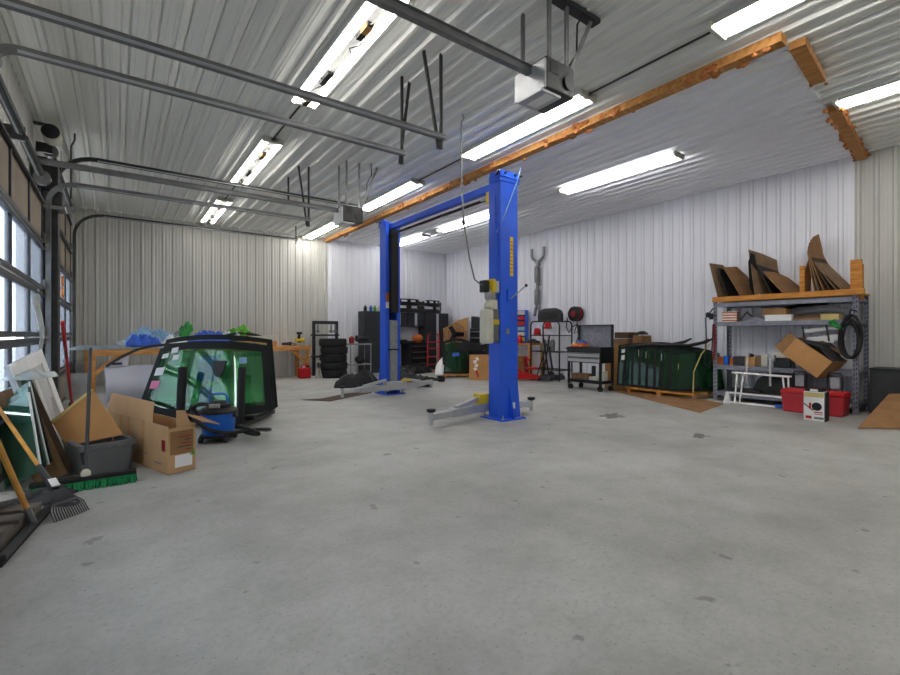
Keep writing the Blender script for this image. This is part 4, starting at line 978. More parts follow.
# ------------------------------------------------------------------ shelving unit
SX, SY = 9.33, 4.12
def S(x, y, z=0): return (SX+y, SY-x, z)
def sx(u, y=0): return SY-on_line(u, (SX+y, 0), (SX+y, 9))[1]
SW, SD = 2.07, .62
sh = thing('shelving_unit', 'grey perforated steel shelving unit with timber deck against the right wall', 'shelving', (SX, SY, 0), R(-90))
for x in (0, SW):
    for y in (0, SD):
        mb = MB().bb(x-.035, x+.035, y-.004, y+.004, 0, 1.88); s = 1 if x == 0 else -1
        mb.bb(x-s*.035, x-s*.029, y, y+(.05 if y == 0 else -.05), 0, 1.88)
        hb = mb; mb.k = 1
        for k in range(24):
            z = .08+k*.075
            hb.bb(x-.02, x-.008, y-.0055, y-.0035, z, z+.035); hb.bb(x+.008, x+.02, y-.0055, y-.0035, z+.015, z+.05)
        mb.build('post', ['rack_grey', 'black_plastic'], sh)
for z in (.14, .64, 1.46, 1.82):
    for y in (0, SD): MB().bb(.035, SW-.035, y-.02, y+.02, z-.05, z+.03).build('beam', 'rack_grey', sh, bevel=.003)
    for x in (.01, SW-.01): MB().bb(x-.02, x+.02, .02, SD-.02, z-.04, z+.02).build('end_beam', 'rack_grey', sh)
    if z < 1.8: MB().bb(.02, SW-.02, .02, SD-.02, z+.0, z+.028).build('deck', 'rack_grey', sh)
MB().bb(-.02, SW+.04, -.05, SD+.02, 1.88, 1.91).build('timber_deck', 'shelf_timber', sh)
MB().bb(-.03, SW+.12, -.06, -.02, 1.87, 1.965).build('deck_rail', 'shelf_timber', sh, bevel=.004)
MB().bb(SW-.06, SW+.08, -.02, .02, 1.91, 2.42).build('deck_stake', 'shelf_timber', sh, bevel=.004)
MB().bb(SW+.02, SW+.06, .02, .2, 1.8, 2.36).build('deck_stake', 'shelf_timber', sh, bevel=.004)
MB().bb(1.36, 1.43, -.05, -.01, 1.91, 2.40).build('deck_stake', 'shelf_timber', sh, bevel=.004)
# cardboard-wrapped glass on top: sheets standing on edge, leaning left
def leaner(label, u_base, lean, wid, hgt, yaw, m, poly=None, th=.012, cat='cardboard', y=.06, name='cardboard_sheet', curve=0.):
    b = S(sx(u_base), y, 1.912)
    poly = poly or [(0,0),(wid,0),(wid*.95,hgt*.78),(wid*.6,hgt*.98),(0,hgt)]
    mb = MB()
    poly = [(a, b*1.12) for a, b in poly]
    # sheet local: x into the shelf, z up, leaning left (towards +Y world) by lean
    def sh_(p): return (p[0], p[1])
    mb.prism(poly, -th/2, th/2)
    o = single(mb, name, m, label, cat, loc=b)
    o.rotation_euler = (R(-lean), 0, R(yaw)); return o
YW = -8
leaner('dark framed cardboard at the left end of the shelving top, tipped left', 718, 15, .6, .68, YW-6, 'dull_cardboard', y=.02)
leaner('black wrapped screen just right of the leftmost cardboard on the shelving top', 728, 20, .58, .60, YW-6, 'black_plastic', [(0,0),(.55,0),(.5,.56),(0,.6)], y=.04)
leaner('brown cardboard sheet leaning over the black screen at the left of the shelving top', 741, 31, .55, .72, YW-6, 'brown_cardboard', [(0,0),(.5,0),(.54,.5),(.4,.7),(0,.66)])
leaner('black curved panel at the left edge of the second cardboard group', 752, 4, .1, .76, YW-20, 'black_plastic', [(0,0),(.12,0),(.05,.72),(-.02,.76),(-.09,.6),(-.09,.2)], y=.12)
leaner('tall brown cardboard with a white corner in the second group on the shelving top', 754, 9, .6, .82, YW-14, 'dull_cardboard', [(0,0),(.6,0),(.62,.66),(.3,.76),(0,.82)])
leaner('small pale corner block at the foot of the tall brown cardboard', 756, 9, .1, .06, YW-40, 'pale_wood', [(0,0),(.1,0),(.05,.07)], th=.05, y=.01, name='corner_block', cat='block')
leaner('black glass panel with white paper strips under the rounded cardboard', 772, 26, .52, .62, YW-8, 'black_plastic', [(0,0),(.5,0),(.48,.5),(0,.62)])
leaner('rounded tan cardboard sheet leaning left in the second group on the shelving top', 785, 41, .62, .66, YW-8, 'brown_cardboard', [(0,0),(.5,0),(.62,.25),(.55,.46),(.3,.6),(0,.68)])
leaner('narrow brown cardboard left of the short timber stake', 796, -4, .3, .72, YW-16, 'brown_cardboard', [(0,0),(.22,0),(.22,.5),(.2,.72),(.1,.45)], y=.16)
for k in range(6):
    leaner(['brown cardboard sheet upright beside the short timber stake','second brown sheet right of the short timber stake','third brown sheet in the big group right of the stake','fourth dark brown sheet in the big group right of the stake','fifth dark sheet of the big group with a pale edge','outermost brown sheet of the big group, leaning most'][k],
           (814,818,824,831,838,845)[k], (8,12,18,25,32,39)[k], .5, 0, YW+1, ('brown_cardboard','dull_cardboard','brown_cardboard','dark_cardboard','dull_cardboard','dull_cardboard')[k], [(0,0),(.5,0),(.54,.75+.02*k),(.5,.98),(.3,.92),(0,.66+.015*k)] if k < 5 else [(0,0),(.5,0),(.54,.6),(.5,.76),(.3,.8),(0,.72)], y=.04)
# shelf 3 (upper)
Z3, Z2, Z1 = 1.489, .669, .169
t = thing('striped_carton', 'orange and white striped carton at the left of the upper shelf', 'carton', S(.20, .18, Z3), R(-80))
MB().bb(-.12,.12,-.1,.1,0,.2).build('box', 'paper', t, bevel=.004)
mb = MB()
for k in range(4): mb.bb(-.122,.122,-.103,.103,.015+k*.05,.04+k*.05)
mb.build('stripes', 'orange', t)
mb = MB(); mb.tube([(0,0,0),(.12,.0,.16),(.26,.02,.02)], .015, 6); single(mb, 'pry_bar', 'dark_steel', 'dark bent bar beside the striped carton on the upper shelf', 'bar', loc=S(.38,.12,Z3+.02), rz=R(-90), smooth=True)
crumple('wrench_heap', 'rack_grey', 'grey heap of cables and wrenches on the upper shelf', 'tools', 0, 0, .4, .2, .1, 61, z=0, freq=10, rz=R(-90)).location = S(.72, .15, Z3)
single(MB().bb(-.2,.2,-.12,.12,0,.11), 'carton', 'paper', 'low white carton at the middle of the upper shelf', 'carton', loc=S(sx(777),.16,Z3), rz=R(-90), bevel=.004)
single(MB().prism([(-.22,0),(.18,0),(.16,.11),(-.17,.12)], -.12, .12), 'carton', 'brown_cardboard', 'open brown carton tray on the low white carton', 'carton', loc=S(sx(774),.16,Z3+.112), rz=R(-90), bevel=.004)
for k in range(3): single(MB().bb(-.28,.28,-.08,.08,0,.035), 'board_offcut', ('dull_cardboard','brown_board','dark_cardboard')[k], ('lowest','middle','top')[k]+' of the brown offcut boards on the upper shelf', 'board', loc=S(sx(806)+.02*k,.16+.02*k,Z3+.036*k), rz=R(-90-4*k), group='offcut boards')
single(MB().bb(-.12,.12,-.1,.1,0,.1), 'carton', 'yellow', 'small yellowish carton right of the offcut boards on the upper shelf', 'carton', loc=S(sx(829),.13,Z3), rz=R(-90), bevel=.004).data.materials[0] = M['pale_wood']
single(MB().tube([(-.5,0,.0),(-.2,0,.06),(.1,0,.07),(.42,0,.0)], .045), 'bumper_strip', 'panel_white', 'white rounded strip lying behind the cartons on the upper shelf', 'strip', loc=S(sx(825,.4),.42,Z3+.12), rz=R(-90), smooth=True)
single(MB().tube([(-.5,0,.0),(0,0,.1),(.4,0,.12)], .03), 'dark_moulding', 'black_plastic', 'black moulding lying across the back of the upper shelf', 'moulding', loc=S(sx(800,.5),.5,Z3+.18), rz=R(-90), smooth=True)
t = thing('hanging_lamp_bar', 'white square bars hanging below the upper shelf on black hooks', 'bar', S(sx(822), .05, 1.29), rot=(0, R(-8), R(-90)))
MB().bb(-.25,.27,0,.06,.02,.08).build('bar', 'paper', t, bevel=.006); MB().bb(-.3,.26,0,.06,-.16,-.06).build('bar', 'paper', t, bevel=.006); MB().bb(-.0,.12,.0,.05,-.19,-.16).build('boss', 'paper', t)
for x in (-.27, .05): MB().bb(x,x+.02,-.02,-.0,-.16,.13).build('hook', 'black_metal', t)
t = thing('cable_coil', 'thick coil of black cable hung on the right front post of the shelving', 'cable coil', (SX-.09, SY-SW+.02, 1.22), R(-90-28))
for k in range(7):
    rx, rz_ = .17-.008*k, .34-.014*k; mb = MB().tube([(rx*math.cos(a*PI/14)+.02*math.sin(k*2.1), -.012*(k%4)-.02, rz_*math.sin(a*PI/14)-.012*k) for a in range(28)], .014, 6, close=True); mb.build('loop', 'rubber', t, smooth=True)
MB().tube([(0,.06,.4),(0,-.02,.42),(.02,-.06,.36),(-.02,-.06,.28)], .014, 6).build('hook', 'black_metal', t, smooth=True)
single(MB().tube([(0,0,0),(-.12,-.02,.06),(-.16,-.03,.14)], [.035,.03,.05]), 'nozzle', 'green', 'green hose nozzle poking out left of the black cable coil', 'nozzle', loc=S(SW-.12,-.05,1.34), rz=R(-90), smooth=True)
# air hose on left post
single(MB().tube([(.02,-.07,.3),(-.12,-.06,.12),(-.1,-.08,-.3),(-.14,-.06,-.75),(-.05,-.07,-.85),(0,-.07,-.5),(.02,-.06,0)], .012, 6), 'air_hose', 'black_plastic', 'thin black air hose looping off the left front post of the shelving', 'hose', loc=S(-.03,0,1.45), rz=R(-90), smooth=True)
t = thing('air_regulator', 'small dark air regulator on the left front post of the shelving', 'regulator', S(-.05,-.06,1.6), R(-90))
MB().cyl((0,0,-.06),(0,0,.06),.035).build('bowl', 'black_metal', t, smooth=True); MB().lathe([(.03,-.03),(.05,-.02),(.05,.02),(.03,.03)], (-.06,0,.03), 'X').build('gauge', 'dark_steel', t, smooth=True)
MB().bar((0,0,.02),(.1,0,.02),.02).build('coupling', 'dark_steel', t)
single(MB().tube([(0,0,0),(.01,0,-.3),(-.01,0,-.7)], .018, 6), 'red_hose', 'dark_red', 'reddish hose running down the left front post of the shelving', 'hose', loc=S(-.0,-.05,1.45), rz=R(-90), smooth=True)
# shelf 2 items
items = [(720,.10,.12,.15,'orange','small orange box at the left end of the lower shelf','box'),(726,.09,.12,.17,'vac_blue','small blue box next to the orange one on the lower shelf','box'),(731,.06,.1,.14,'orange','narrow orange box third from left on the lower shelf','box'),
 (740,.2,.22,.17,'charcoal','dark toolbox with a pale lid on the lower shelf','toolbox'),(759,.13,.1,.2,'dull_cardboard','rolled brown carton leaning on the lower shelf','carton'),(764,.1,.12,.22,'off_white','pale upright box behind the white frame on the lower shelf','box'),(771,.1,.1,.21,'galvanized','small silver box with handle on the lower shelf','box')]
for u, w, d, h, m, lab, cat in items:
    o = single(MB().bb(-w/2,w/2,-d/2,d/2,0,h), 'small_'+cat, m, lab, cat, loc=S(sx(u,.15)+.02,.17,Z2), rz=R(-90+random.uniform(-8,8)), bevel=.006)
t = thing('bench_vice', 'brown and steel clamp standing on the lower shelf edge', 'clamp', S(sx(750,.1),.12,Z2), R(-90))
MB().bb(-.09,.09,-.05,.05,.0,.17).build('jaw', 'tan_cardboard', t, bevel=.01); MB().tube([(0,-.06,.2),(0,-.12,.22),(0,-.16,.0),(0,-.16,-.28)], .018).build('bar', 'panel_white', t, smooth=True); MB().lathe([(.03,.17),(.06,.18),(.06,.21),(.02,.23)]).build('knob', 'black_plastic', t, smooth=True)
t = thing('hand_clamp', 'white clamp bar hanging from the lower shelf edge in front of the silver box', 'clamp', S(sx(772,.0),-.06,Z2), R(-90))
MB().tube([(0,.1,.14),(0,0,.15),(0,-.02,.0),(0,-.02,-.32)], .018).build('bar', 'panel_white', t, smooth=True); MB().bb(-.05,.05,.02,.1,.11,.22).build('head', 'galvanized', t, bevel=.008)
t = thing('label_printer', 'grey and white machine on the lower shelf left of the tilted carton', 'machine', S(sx(784,.15),.17,Z2), R(-90))
MB().bb(-.13,.13,-.12,.12,0,.17).build('base', 'charcoal', t, bevel=.01); MB().bb(-.12,.12,-.11,.11,.17,.29).build('body', 'off_white', t, bevel=.015); MB().bb(-.13,.08,-.09,.09,.29,.34).build('cover', 'galvanized', t, bevel=.015)
MB().bb(.145,.175,-.13,-.1,-.3,.28).build('cable', 'black_plastic', t)
# tilted carton
t = thing('tilted_carton', 'open tan carton tipped sideways on the lower shelf with black mouldings inside', 'carton', S(sx(815), -.12, .88), rot=(R(0), R(37), R(-98)))
bw, bd, bh = .62, .5, .34
mb = MB(); mb.bb(-bw/2,bw/2,-bd*.4,-bd*.4+.006,-bh/2,bh/2); mb.build('front_panel', 'tan_cardboard', t)
mb = MB(); mb.bb(-bw/2,bw/2,-bd*.4,bd*.6,-bh/2,-bh/2+.006); mb.bb(-bw/2,bw/2,bd*.6-.006,bd*.6,-bh/2,bh/2); mb.bb(bw/2-.006,bw/2,-bd*.4,bd*.6,-bh/2,bh/2); mb.bb(-bw/2,-bw/2+.006,-bd*.4,bd*.6,-bh/2,bh/2); mb.build('sides', 'brown_cardboard', t)
MB().prism([(-bw/2-.16,-bh/2+.03),(-bw/2,-bh/2),(-bw/2,bh/2),(-bw/2-.12,bh/2+.02)], -.2, -.194).build('flap', 'brown_cardboard', t)
for k in range(4):
    mb = MB().tube([(-.34+.03*k,-.1+.09*k,bh/2-.06),(0,-.1+.09*k,bh/2+.06+.012*k),(.3,-.1+.09*k,bh/2-.02)], .035, 8)
    o = mb.build('moulding', 'black_plastic', t, smooth=True)
MB().bb(-.1,.3,.08,.3,bh/2+.08,bh/2+.09).build('inner_sheet', 'dull_cardboard', t)
crumple('blue_wrap', 'bright_blue', 'small blue wrapper stuck in the tilted carton', 'wrapper', 0,0,.15,.12,.1,71,z=0,freq=5,rz=R(-90)).location = S(sx(816), .12, 1.13)
# floor in front of shelf: white frame, dark board, coolers, product carton
t = thing('trestle', 'white tubular trestle frame standing before the shelving', 'trestle', (9.02, 3.70, 0), R(-86))
L = .86
for y in (0,.14): MB().tube([(0,y,.56),(L,y,.54)], .014).build('top_rail', 'white_paint', t, smooth=True)
MB().tube([(-.07,-.05,.03),(L+.06,-.05,.0+.03)], .018).build('base_rail', 'white_paint', t, smooth=True)
MB().tube([(-.03,-.03,.2),(L+.03,-.03,.19)], .016).build('mid_rail', 'white_paint', t, smooth=True)
for x, q in ((.08,.05),(.18,.13),(L-.1,L-.04),(L-.02,L+.0)): MB().tube([(x,.03,.55),(q,-.02,.04)], .014).build('leg', 'white_paint', t, smooth=True)
for x in (-.06, L+.04): MB().prism([(-.06,0),(.06,0),(.03,.2),(-.02,.22)], -.06, .02, Matrix.Translation((x,0,.0))).build('foot', 'panel_white', t)
MB().prism([(-.06,0),(.06,0),(.06,.05),(-.06,.05)], -.09, -.04, Matrix.Translation((L-.12,.0,.02))).build('blue_clip', 'bright_blue', t)
single(MB().prism([(-.44,0),(.44,0),(.44,.1),(.36,.32),(.2,.42),(-.2,.40),(-.36,.26)], 0, .03), 'headliner_board', 'dark_grey_board', 'dark rounded panel on the bottom shelf behind the white trestle', 'panel', loc=S(.98,.2,Z1), rz=R(-90), rot=(R(-14),0,R(-90)))
single(MB().bb(-.3,.3,-.15,.15,0,.06), 'grey_case', 'charcoal', 'low dark case on the bottom shelf at the left', 'case', loc=S(.42,.25,Z1), rz=R(-90), bevel=.01)
def cooler(label, y, x=8.98):
    t = thing('cooler_bin', label, 'cooler', (x, y, 0), R(-90))
    MB().prism([(-.15,0),(.15,0),(.18,.3),(-.18,.3)], -.16, .16).build('tub', 'cooler_red', t, bevel=.02)
    MB().prism([(-.19,.3),(.19,.3),(.17,.37),(-.17,.37)], -.17, .17).build('lid', 'red', t, bevel=.015)
    MB().tube([(-.1,.12,.3),(-.1,.14,.6),(-.08,.14,.64),(.06,.14,.64),(.08,.14,.6),(.08,.12,.3)], .013).build('pull_handle', 'black_plastic', t, smooth=True)
    MB().bb(-.07,.05,.135,.145,.4,.58).build('handle_insert', 'galvanized', t)
cooler('red wheeled cooler left of the printed white carton', 2.70)
cooler('red wheeled cooler right of the printed white carton, by the shelving post', 2.24)
t = thing('product_carton', 'white printed product carton with a dark lamp picture in front of the coolers', 'carton', (8.28, 2.26, 0), R(-88))
MB().bb(-.125,.125,-.1,.1,0,.42).build('box', 'paper', t, bevel=.004)
MB().bb(.118,.128,-.102,.102,.0,.42).build('side_panel', 'charcoal', t)
mb = MB().bb(-.12,.11,-.1035,-.101,.345,.41); mb.build('yellow_band', 'pale_wood', t)
mb = MB().lathe([(.06,-.1045),(.06,-.1015)], (.03,0,.21), 'Y', n=14); mb.build('lamp_picture', 'black_plastic', t)
for (x0,x1,z0,z1) in ((-.06,-.035,.17,.26),(0,.1,.12,.135),(.0,.1,.095,.105),(-.1,-.03,.03,.07)): MB().bb(x0,x1,-.1035,-.101,z0,z1).build('red_print', 'red', t)
mb = MB(); mb.bb(.0,.11,-.1035,-.101,.03,.06); mb.box((-.07,-.1022,.2),(.16,.002,.02),(0,.7,0)); mb.build('grey_print', 'mid_steel', t)
MB().bb(-.115,.1,-.09,.09,.42,.47).build('open_top', 'black_plastic', t, bevel=.01); MB().bb(-.05,.04,-.095,-.09,.425,.46).build('top_label', 'paper', t)
# far right dark crate and leaning cardboard
t = thing('dark_crate', 'big dark grey crate against the grey wall right of the shelving', 'crate', (9.62, 1.3, 0), R(-90))
MB().bb(-.62,.75,-.1,.38,0,.70).build('body', 'dark_grey_board', t, bevel=.01); MB().bb(-.63,.77,-.12,.40,.70,.73).build('lid', 'charcoal', t, bevel=.005)
single(MB().bb(-.2,.2,-.1,.1,0,.04), 'orange_board', 'orange', 'small orange board on top of the dark crate', 'board', loc=(9.6, 1.3, .732), rz=R(-90), bevel=.004)
p0 = fl(858, 428.5); ta = thing('leaning_cardboard', 'large tan cardboard sheet lying slanted against the dark crate', 'cardboard', (p0.x, p0.y, 0))
P = [p0, fl(905, 418), fl(905, 394, .46), fl(886, 395.5, .44), Vector((p0.x+.12, p0.y+.02, .06))]
q0 = Vector((p0.x, p0.y, .004)); q1 = Vector((9.0, .75, .004)); q2 = Vector((9.42, 1.0, .42)); q3 = Vector((9.3, 1.66, .36))
mb = MB(); Q = [q0-q0, q1-q0, q2-q0, q3-q0]; mb.v = [p+Vector((0,0,z)) for z in (0,.012) for p in Q]
mb.face([0,1,2]); mb.face([0,2,3]); mb.face([4,5,6]); mb.face([4,6,7])
for i in range(4): mb.face([i,(i+1)%4,4+(i+1)%4,4+i])
mb.build('sheet', 'brown_cardboard', ta).location = (0,0,.004)
# ------------------------------------------------------------------ left foreground
# shop vacuum
t = thing('shop_vacuum', 'blue shop vacuum on casters in front of the windscreens', 'vacuum', (.98, 6.0, 0), R(-30))
MB().lathe([(.15,.07),(.17,.09),(.19,.335),(.2,.345)], n=28).build('tank', 'vac_blue', t, smooth=True)
MB().lathe([(.205,.335),(.21,.36),(.18,.385),(.14,.395)], n=28).build('lid', 'black_plastic', t, smooth=True)
MB().lathe([(.12,.385),(.12,.43),(.09,.465),(.05,.475)], n=20).build('motor_head', 'black_plastic', t, smooth=True)
MB().bb(-.06,.06,-.14,-.1,.4,.45).build('switch_plate', 'galvanized', t, bevel=.01)
for s in (-1,1): MB().bb(s*.19-.02, s*.19+.02, -.05, .05, .28, .37).build('latch', 'charcoal', t, bevel=.008)
MB().tube([(-.1,0,.43),(-.1,0,.52),(-.07,0,.55),(.07,0,.55),(.1,0,.52),(.1,0,.43)], .013).build('handle', 'vac_blue', t, smooth=True)
b = MB().lathe([(.17,.05),(.2,.055),(.2,.085),(.16,.095)], n=24).build('dolly_ring', 'black_plastic', t, smooth=True)
for k in range(4):
    a = PI/4+k*PI/2; x, y = .2*math.cos(a), .2*math.sin(a)
    MB().cyl((x,y,.05),(x,y,.08),.02).build('caster_stem', 'black_plastic', t)
    MB().lathe([(.01,-.018),(.034,-.018),(.034,.018),(.01,.018)], (x,y,.035), 'X').build('caster_wheel', 'charcoal', t, smooth=True)
hp = [(-.04,-.1,.44),(-.16,-.16,.45),(-.235,-.14,.38),(-.16,-.2,.27),(.0,-.23,.17),(.2,-.21,.13),(.42,-.12,.14),(.55,.05,.11),(.5,.25,.06),(.3,.33,.05),(.24,.2,.05),(.42,.0,.06),(.48,-.1,.1),(.3,-.16,.2)]
from mathutils import geometry
def smooth_path(P, n=6):
    P = [Vector(p) for p in P]; out = []
    for i in range(len(P)-1):
        a, b, c, d = P[max(i-1,0)], P[i], P[i+1], P[min(i+2, len(P)-1)]
        for k in range(n):
            s = k/n; out.append(.5*((2*b)+(c-a)*s+(2*a-5*b+4*c-d)*s*s+(3*b-a-3*c+d)*s**3))
    out.append(P[-1]); return out
MB().tube(smooth_path(hp), .022, 10).build('hose', 'black_plastic', t, smooth=True)
# long open carton
LB0, LB1 = Vector((.60, 4.86, 0)), Vector((.16, 6.22, 0))
ang = math.atan2((LB1-LB0).y, (LB1-LB0).x)
t = thing('long_carton', 'long open brown carton lying in front of the windscreens', 'carton', LB0, ang)
L, w, h = 1.44, .24, .43
mb = MB(); mb.bb(0,L,0,w,0,.006); mb.bb(0,L,-w*0,.006,0,h); mb.bb(0,L,w-.006,w,0,h); mb.bb(0,.006,.006,w-.006,0,h-.02); mb.bb(L-.006,L,.006,w-.006,0,h)
# mirrored: local +y points left (towards -X); keep walls
mb.build('box', 'cardboard', t)
MB().prism([(0.32,0),(L,0),(L-.03,.2),(.34,.19)], 0, .005, Matrix.Translation((0,w,h)) @ Matrix.Rotation(R(8), 4, 'X')).build('long_flap', 'cardboard', t)
MB().prism([(0,0),(.12,0),(.10,.16),(.03,.15)], 0, .005, Matrix.Translation((0.02,.03,h-.02)) @ Matrix.Rotation(R(-8), 4, 'X') @ Matrix.Rotation(R(60), 4, 'Z')).build('end_flap', 'cardboard', t)
MB().box((-.02,.05-.1,h+.03), (.26,.2,.006), (R(18),R(-12),.2)).build('corner_flap', 'brown_cardboard', t)
for k, x in enumerate((.5,.85,1.05)): MB().bb(x,x+.06,w,w+.002,.02,h).build('tape_strip', 'tan_cardboard', t)
mb = MB()
for k in range(7): mb.box((1.2+.03*k, w+.001, .16-.01*k), (.012,.002,.05), (0,.5*(k%3),0))
mb.build('red_writing', 'red', t)
f = -.001
MB().bb(f-.001,f,.03,w-.06,.05,.16).build('white_label', 'paper', t); MB().lathe([(.025,-.002),(.025,0)], (0,.09,.30), 'X').build('blue_sticker', 'light_blue', t)
MB().bb(f-.001,f,.01,.05,.14,.20).build('green_sticker', 'lime', t); pp = MB().bb(f-.0015,f,.02,w-.02,.17,.38).build('printed_patch', 'brown_cardboard', t)
for k in range(5): MB().bb(f-.0025,f-.001,.04,.04+(.05,.12,.09,.06,.11)[k],.20+.03*k,.207+.03*k).build('print_line', 'charcoal' if k % 2 else 'dark_red', pp)
for k, (xx, ww) in enumerate(((.12,.16),(.42,.22),(.9,.12))): MB().bb(xx,xx+ww,w+.0005,w+.0015,.07+.05*k,.085+.05*k).build('side_print', 'mid_steel', t)
MB().bb(.0,L,w-.03,w+.001,.0,.012).build('bottom_tape', 'tan_cardboard', t)
MB().bb(.05,.12,w,w+.002,.2,.3).build('red_stamp', 'dark_red', t)
# grey tote with slanted cardboard
t = thing('grey_tote', 'grey plastic tote with latched end flaps behind the green broom', 'tote', (-.13, 5.38, 0), R(16))
mb = MB()
w0, d0, w1, d1, h = .16, .24, .185, .27, .29
for s in (-1,1):
    mb.prism([(-w0,0),(w0,0),(w1,h),(-w1,h)], -.004, .004, Matrix.Translation((0,s*(d0+d1)/2,0)) @ Matrix.Rotation(-s*R(5.5), 4, 'X') )
    mb.prism([(-d0,0),(d0,0),(d1,h),(-d1,h)], -.004, .004, Matrix.Translation((s*(w0+w1)/2,0,0)) @ Matrix.Rotation(PI/2, 4, 'Z') @ Matrix.Rotation(s*R(6.5), 4, 'X'))
mb.bb(-w0,w0,-d0,d0,0,.008); tub = mb
mb = MB(); mb.bb(-w1-.02,w1+.02,-d1-.02,-d1+.01,h-.05,h); mb.bb(-w1-.02,w1+.02,d1-.01,d1+.02,h-.05,h); mb.bb(-w1-.02,-w1+.01,-d1,d1,h-.05,h); mb.bb(w1-.01,w1+.02,-d1,d1,h-.05,h); mb.build('rim', 'tote_grey', t, bevel=.005)
mb = tub
for x in (-.13,-.07,.07,.13): mb.bb(x-.006,x+.006,-d0-.03,-d0+.0,.02,h-.05)
mb.build('tub', 'tote_grey', t)
MB().bb(-.06,.06,-d0-.032,-d0-.01,.19,.23).build('printed_plate', 'mid_steel', t)
for s in (-1,1):
    MB().prism([(-.24,0),(.24,0),(.22,-.15),(-.22,-.15)], -.006, .006, Matrix.Translation((s*(w1+.03),0,h-.005)) @ Matrix.Rotation(PI/2, 4, 'Z') @ Matrix.Rotation(s*R(14), 4, 'X')).build('lid_flap', 'tote_grey', t)
single(MB().prism([(-.30,.17),(-.02,.47),(.33,.05),(-.13,-.04)], -.008, .008), 'cardboard_flap', 'tan_cardboard', 'tan cardboard sheet with a pale edge standing in the grey tote', 'cardboard', loc=(-.24, 5.36, .28), rot=(R(-20), 0, R(-30)))
single(MB().bar((-.31,-.012,.165),(-.02,-.012,.475),.03,.012, up=(0,1,0)), 'pale_batten', 'pale_wood', 'pale narrow edge strip on the slanted cardboard in the tote', 'strip', loc=(-.24, 5.36, .28), rot=(R(-20), 0, R(-30)))
# push broom
t = thing('push_broom', 'wide push broom with green bristles and a dark handle beside the tote', 'broom', (-.2, 4.76, 0), R(0))
MB().bb(-.34,.34,-.035,.035,.07,.105).build('block', 'black_plastic', t, bevel=.006)
mb = MB(); rnd = random.Random(9)
for k in range(220):
    x = -.335+.67*(k%55)/54; y = -.03+.02*(k//55); mb.cyl((x,y,.07),(x+rnd.uniform(-.012,.012),y*1.6+rnd.uniform(-.01,.01),.001),.007,.006,n=5)
mb.build('bristles', 'broom_green', t)['kind'] = 'stuff'
MB().tube([(.0,0,.09),(.0,.86,1.12)], .014).build('handle', 'charcoal', t, smooth=True)
MB().blob((0,.01,.12),(.035,.035,.04)).build('socket', 'off_white', t, smooth=True)
# leaf rake
rb = Vector((-.235, 4.07, .0)); dv = Vector((-.42, .69, .588)).normalized(); rt = rb+dv*1.22
t = thing('leaf_rake', 'leaf rake with fanned dark tines, its wooden handle leaning on the glass sheets', 'rake', rb)
loc = lambda p: p-rb
q = rb+dv*.36
MB().tube([loc(q), loc(rt)], .014).build('handle', 'handle_wood', t, smooth=True)
MB().tube([loc(rb+dv*.27), loc(q+dv*.16)], [.028,.018]).build('ferrule', 'charcoal', t, smooth=True)
sd = Vector((.76,.65,0)); nrm = Vector((.35,-.45,.8))
tip0 = rb+dv*.3
mb = MB()
for k in range(15):
    a = (k-7)/7; e = rb + sd*a*.11 + dv*(.07+.03*a*a) + nrm*.01; g_ = rb + sd*a*.115 + dv*.012*(1+a*a); g_.z = .006
    mid = tip0*.5+e*.5 + nrm*.012
    mb.tube([loc(tip0+sd*a*.02), loc(mid), loc(e), loc(g_)], .004, 5)
mb.build('tines', 'charcoal', t, smooth=True)
MB().bar(loc(rb+dv*.14-sd*.08+nrm*.014), loc(rb+dv*.14+sd*.08+nrm*.014), .014, .008).build('tine_brace', 'mid_steel', t)
MB().bar(loc(tip0+nrm*.03-dv*.02), loc(tip0+nrm*.034+dv*.05), .05, .004, up=nrm).build('hang_tag', 'paper', t)
# floor squeegee
sq = fl(26, 540); sa_ = fl(48, 514); sb_ = fl(1, 567); c = (sa_+sb_)/2; d = (sb_-sa_).normalized()
t = thing('floor_squeegee', 'floor squeegee with a wooden handle at the lower left edge', 'squeegee', (c.x, c.y, 0), math.atan2(d.y, d.x))
LL = (sb_-sa_).length
MB().bb(-LL/2, LL/2, -.02, .02, .03, .06).build('channel', 'dark_steel', t, bevel=.004); MB().bb(-LL/2-.01, LL/2+.01, -.008, .008, 0, .04).build('blade', 'rubber', t)
hv = Vector((-.10,-.12,.41)); a_ = -math.atan2(d.y, d.x); hv = Vector((hv.x*math.cos(a_)-hv.y*math.sin(a_), hv.x*math.sin(a_)+hv.y*math.cos(a_), hv.z))
MB().tube([(-.1,0,.05),Vector((-.1,0,.05))+hv*.28], .024).build('socket', 'mid_steel', t, smooth=True)
MB().tube([Vector((-.1,0,.05))+hv*.26, Vector((-.1,0,.05))+hv*2.7], .0165).build('handle', 'handle_wood', t, smooth=True)
